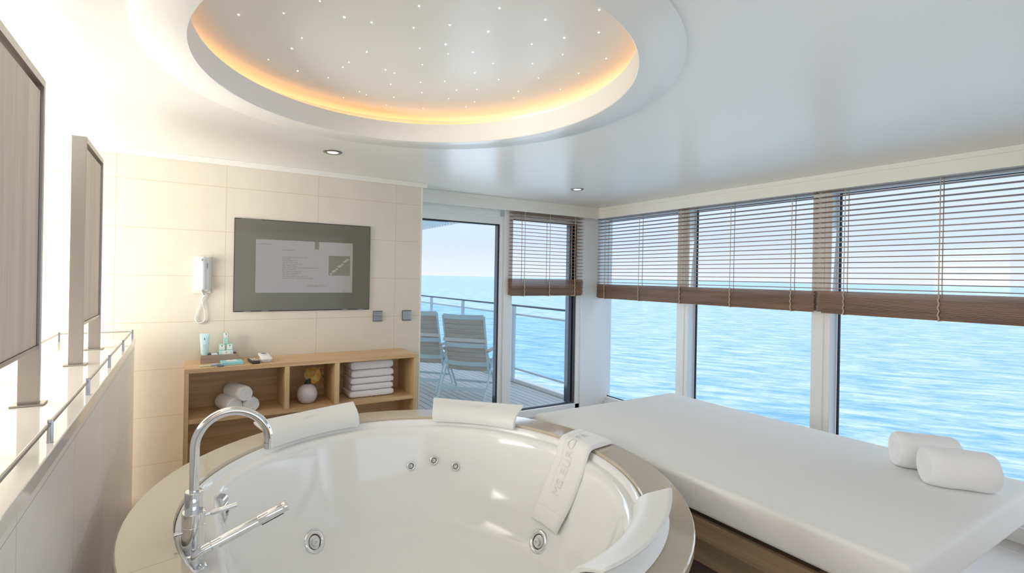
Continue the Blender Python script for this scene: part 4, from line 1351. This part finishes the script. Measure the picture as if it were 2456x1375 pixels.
# deck above, seen through the top of the door
bm = bmesh.new()
box(bm, -1.0, 4.10, 4.13, 14.0, 2.36, 2.50)
y = 4.2
while y < 14: box(bm, 4.09, 4.13, y, y+.05, 2.335, 2.37); y += .11
struct(link('ceiling_balcony', bm, plain('white overhang paint', (0.95, 0.92, 0.88), .5)))
RXX = 4.14
t = thing('balcony_railing', 'balcony railing with dark top rail and clear glass panels', 'railing', (RXX, 7.0, DZ))
bm = bmesh.new(); box(bm, RXX-.022, RXX+.022, 4.15, 14.0, .995, 1.020, .006); link('top_rail', bm, M['railwood'], t)
bm = bmesh.new(); box(bm, RXX-.012, RXX+.012, 4.15, 14.0, .868, .892, .003); link('middle_rail', bm, M['railmetal'], t)
bm = bmesh.new(); box(bm, RXX-.012, RXX+.012, 4.15, 14.0, .085, .112, .003); link('bottom_rail', bm, M['railmetal'], t)
for y in (4.5, 5.88, 7.40, 8.65, 9.9, 11.2, 12.5):
    bm = bmesh.new(); box(bm, RXX-.045, RXX-.010, y-.03, y+.03, DZ, .995, .003)
    for z in (.88, .10): lathe(bm, [(.010, 0), (.010, .004)], (RXX-.045, y, z), n=12, axis=axis_to((-1, 0, 0)), cap1=True)
    link('post', bm, M['railmetal'], t)
ys = [4.15, 4.5, 5.88, 7.40, 8.65, 9.9, 11.2, 12.5, 14.0]
for a, b in zip(ys, ys[1:]):
    bm = bmesh.new(); box(bm, RXX-.004, RXX+.004, a+.02, b-.02, .115, .865); link('glass_panel', bm, M['railglass'], t)

# deck chairs (front of the chair = local +y)
def deck_chair(label):
    t = thing('deck_chair', label, 'chair', (0, 0, 0), group='deck chairs on the balcony')
    W = .26
    def P(name, bm, m, sm=False):
        o = link(name, bm, m, smooth=sm, angle=40 if sm else None); o.parent = t; return o
    # backrest plane from hinge B (low) to top T, leaning backwards
    Bp = Vector((0, -.06, .34)); Tp = Vector((0, -.30, 1.05))
    bd = (Tp-Bp).normalized(); L = (Tp-Bp).length
    nb = Vector((0, bd.z, -bd.y))
    for s in (-1, 1):
        bm = bmesh.new()
        tube(bm, [Bp+Vector((s*W, 0, 0))-bd*.03, Tp+Vector((s*W, 0, 0))-bd*.02], .014, 8); P('back_frame', bm, M['deckchair'], True)
    nsl = 12
    for i in range(nsl):
        u = (i+.5)/nsl
        c = Bp.lerp(Tp, u)
        hgt = L/nsl*.95/2
        bm = bmesh.new()
        NX = 8
        f_ = []
        for k in range(NX+1):
            x = -W+.006+(2*W-.012)*k/NX
            bow = -.018*(1-(2*k/NX-1)**2)
            q = c+Vector((x, 0, 0))+nb*bow
            f_.append([bm.verts.new(q+bd*hgt+nb*.008), bm.verts.new(q-bd*hgt+nb*.008), bm.verts.new(q-bd*hgt-nb*.004), bm.verts.new(q+bd*hgt-nb*.004)])
        for a, b in zip(f_, f_[1:]):
            for k in range(4): bm.faces.new((a[k], a[(k+1) % 4], b[(k+1) % 4], b[k]))
        bm.faces.new(f_[0]); bm.faces.new(f_[-1])
        P('back_slat', bm, M['deckchair'] if i in (1, 5, nsl-1) else M['teakslat'])
    bm = bmesh.new()
    c = Bp.lerp(Tp, .55)
    box(bm, -W-.018, W+.018, c.y-.032, c.y-.024, c.z-.022, c.z+.022, .002); P('strap', bm, M['strap'])
    for s in (-1, 1):
        bm = bmesh.new(); box(bm, s*(W+.03)-.024, s*(W+.03)+.024, -.22, .34, .595, .620, .005); P('armrest', bm, M['teakslat'])
        bm = bmesh.new(); tube(bm, [(s*(W+.03), .16, .60), (s*(W+.03), -.36, .010)], .013, 8); P('leg', bm, M['deckchair'], True)
        bm = bmesh.new(); tube(bm, [(s*(W+.01), -.17, .60), (s*(W+.01), .34, .010)], .013, 8); P('leg', bm, M['deckchair'], True)
    bm = bmesh.new(); box(bm, -W-.03, W+.03, -.255, -.235, .12, .165, .003); P('rear_crossbar', bm, M['deckchair'])
    bm = bmesh.new(); box(bm, -W, W, .20, .215, .13, .16, .003); P('front_crossbar', bm, M['deckchair'])
    for i in range(8):
        bm = bmesh.new(); y = -.03+i*.058; z = .375+.03*i/7; box(bm, -W+.004, W-.004, y, y+.05, z, z+.014, .002); P('seat_slat', bm, M['teakslat'])
    for s in (-1, 1):
        bm = bmesh.new(); tube(bm, [(s*W, -.06, .352), (s*W, .44, .390)], .014, 8); P('seat_frame', bm, M['deckchair'], True)
    return t
ch = deck_chair('slatted teak deck chair seen from behind, fully visible through the door glass')
ch.location = (3.11, 5.40, DZ); ch.rotation_euler.z = R(-47)
copy_tree(ch, (2.85, 6.14, DZ), 'slatted teak deck chair partly hidden by the tiled wall edge', R(-47))

# sea
bm = bmesh.new()
S = 30000
vs = [bm.verts.new(c) for c in ((4.4, -S, -17), (S, -S, -17), (S, S, -17), (-S, S, -17), (-S, 14.2, -17), (4.4, 14.2, -17))]
bm.faces.new(vs)
o = link('sea', bm, M['sea']); tag(o, 'wide pale blue sea with small waves outside the windows', 'sea'); o['kind'] = 'stuff'
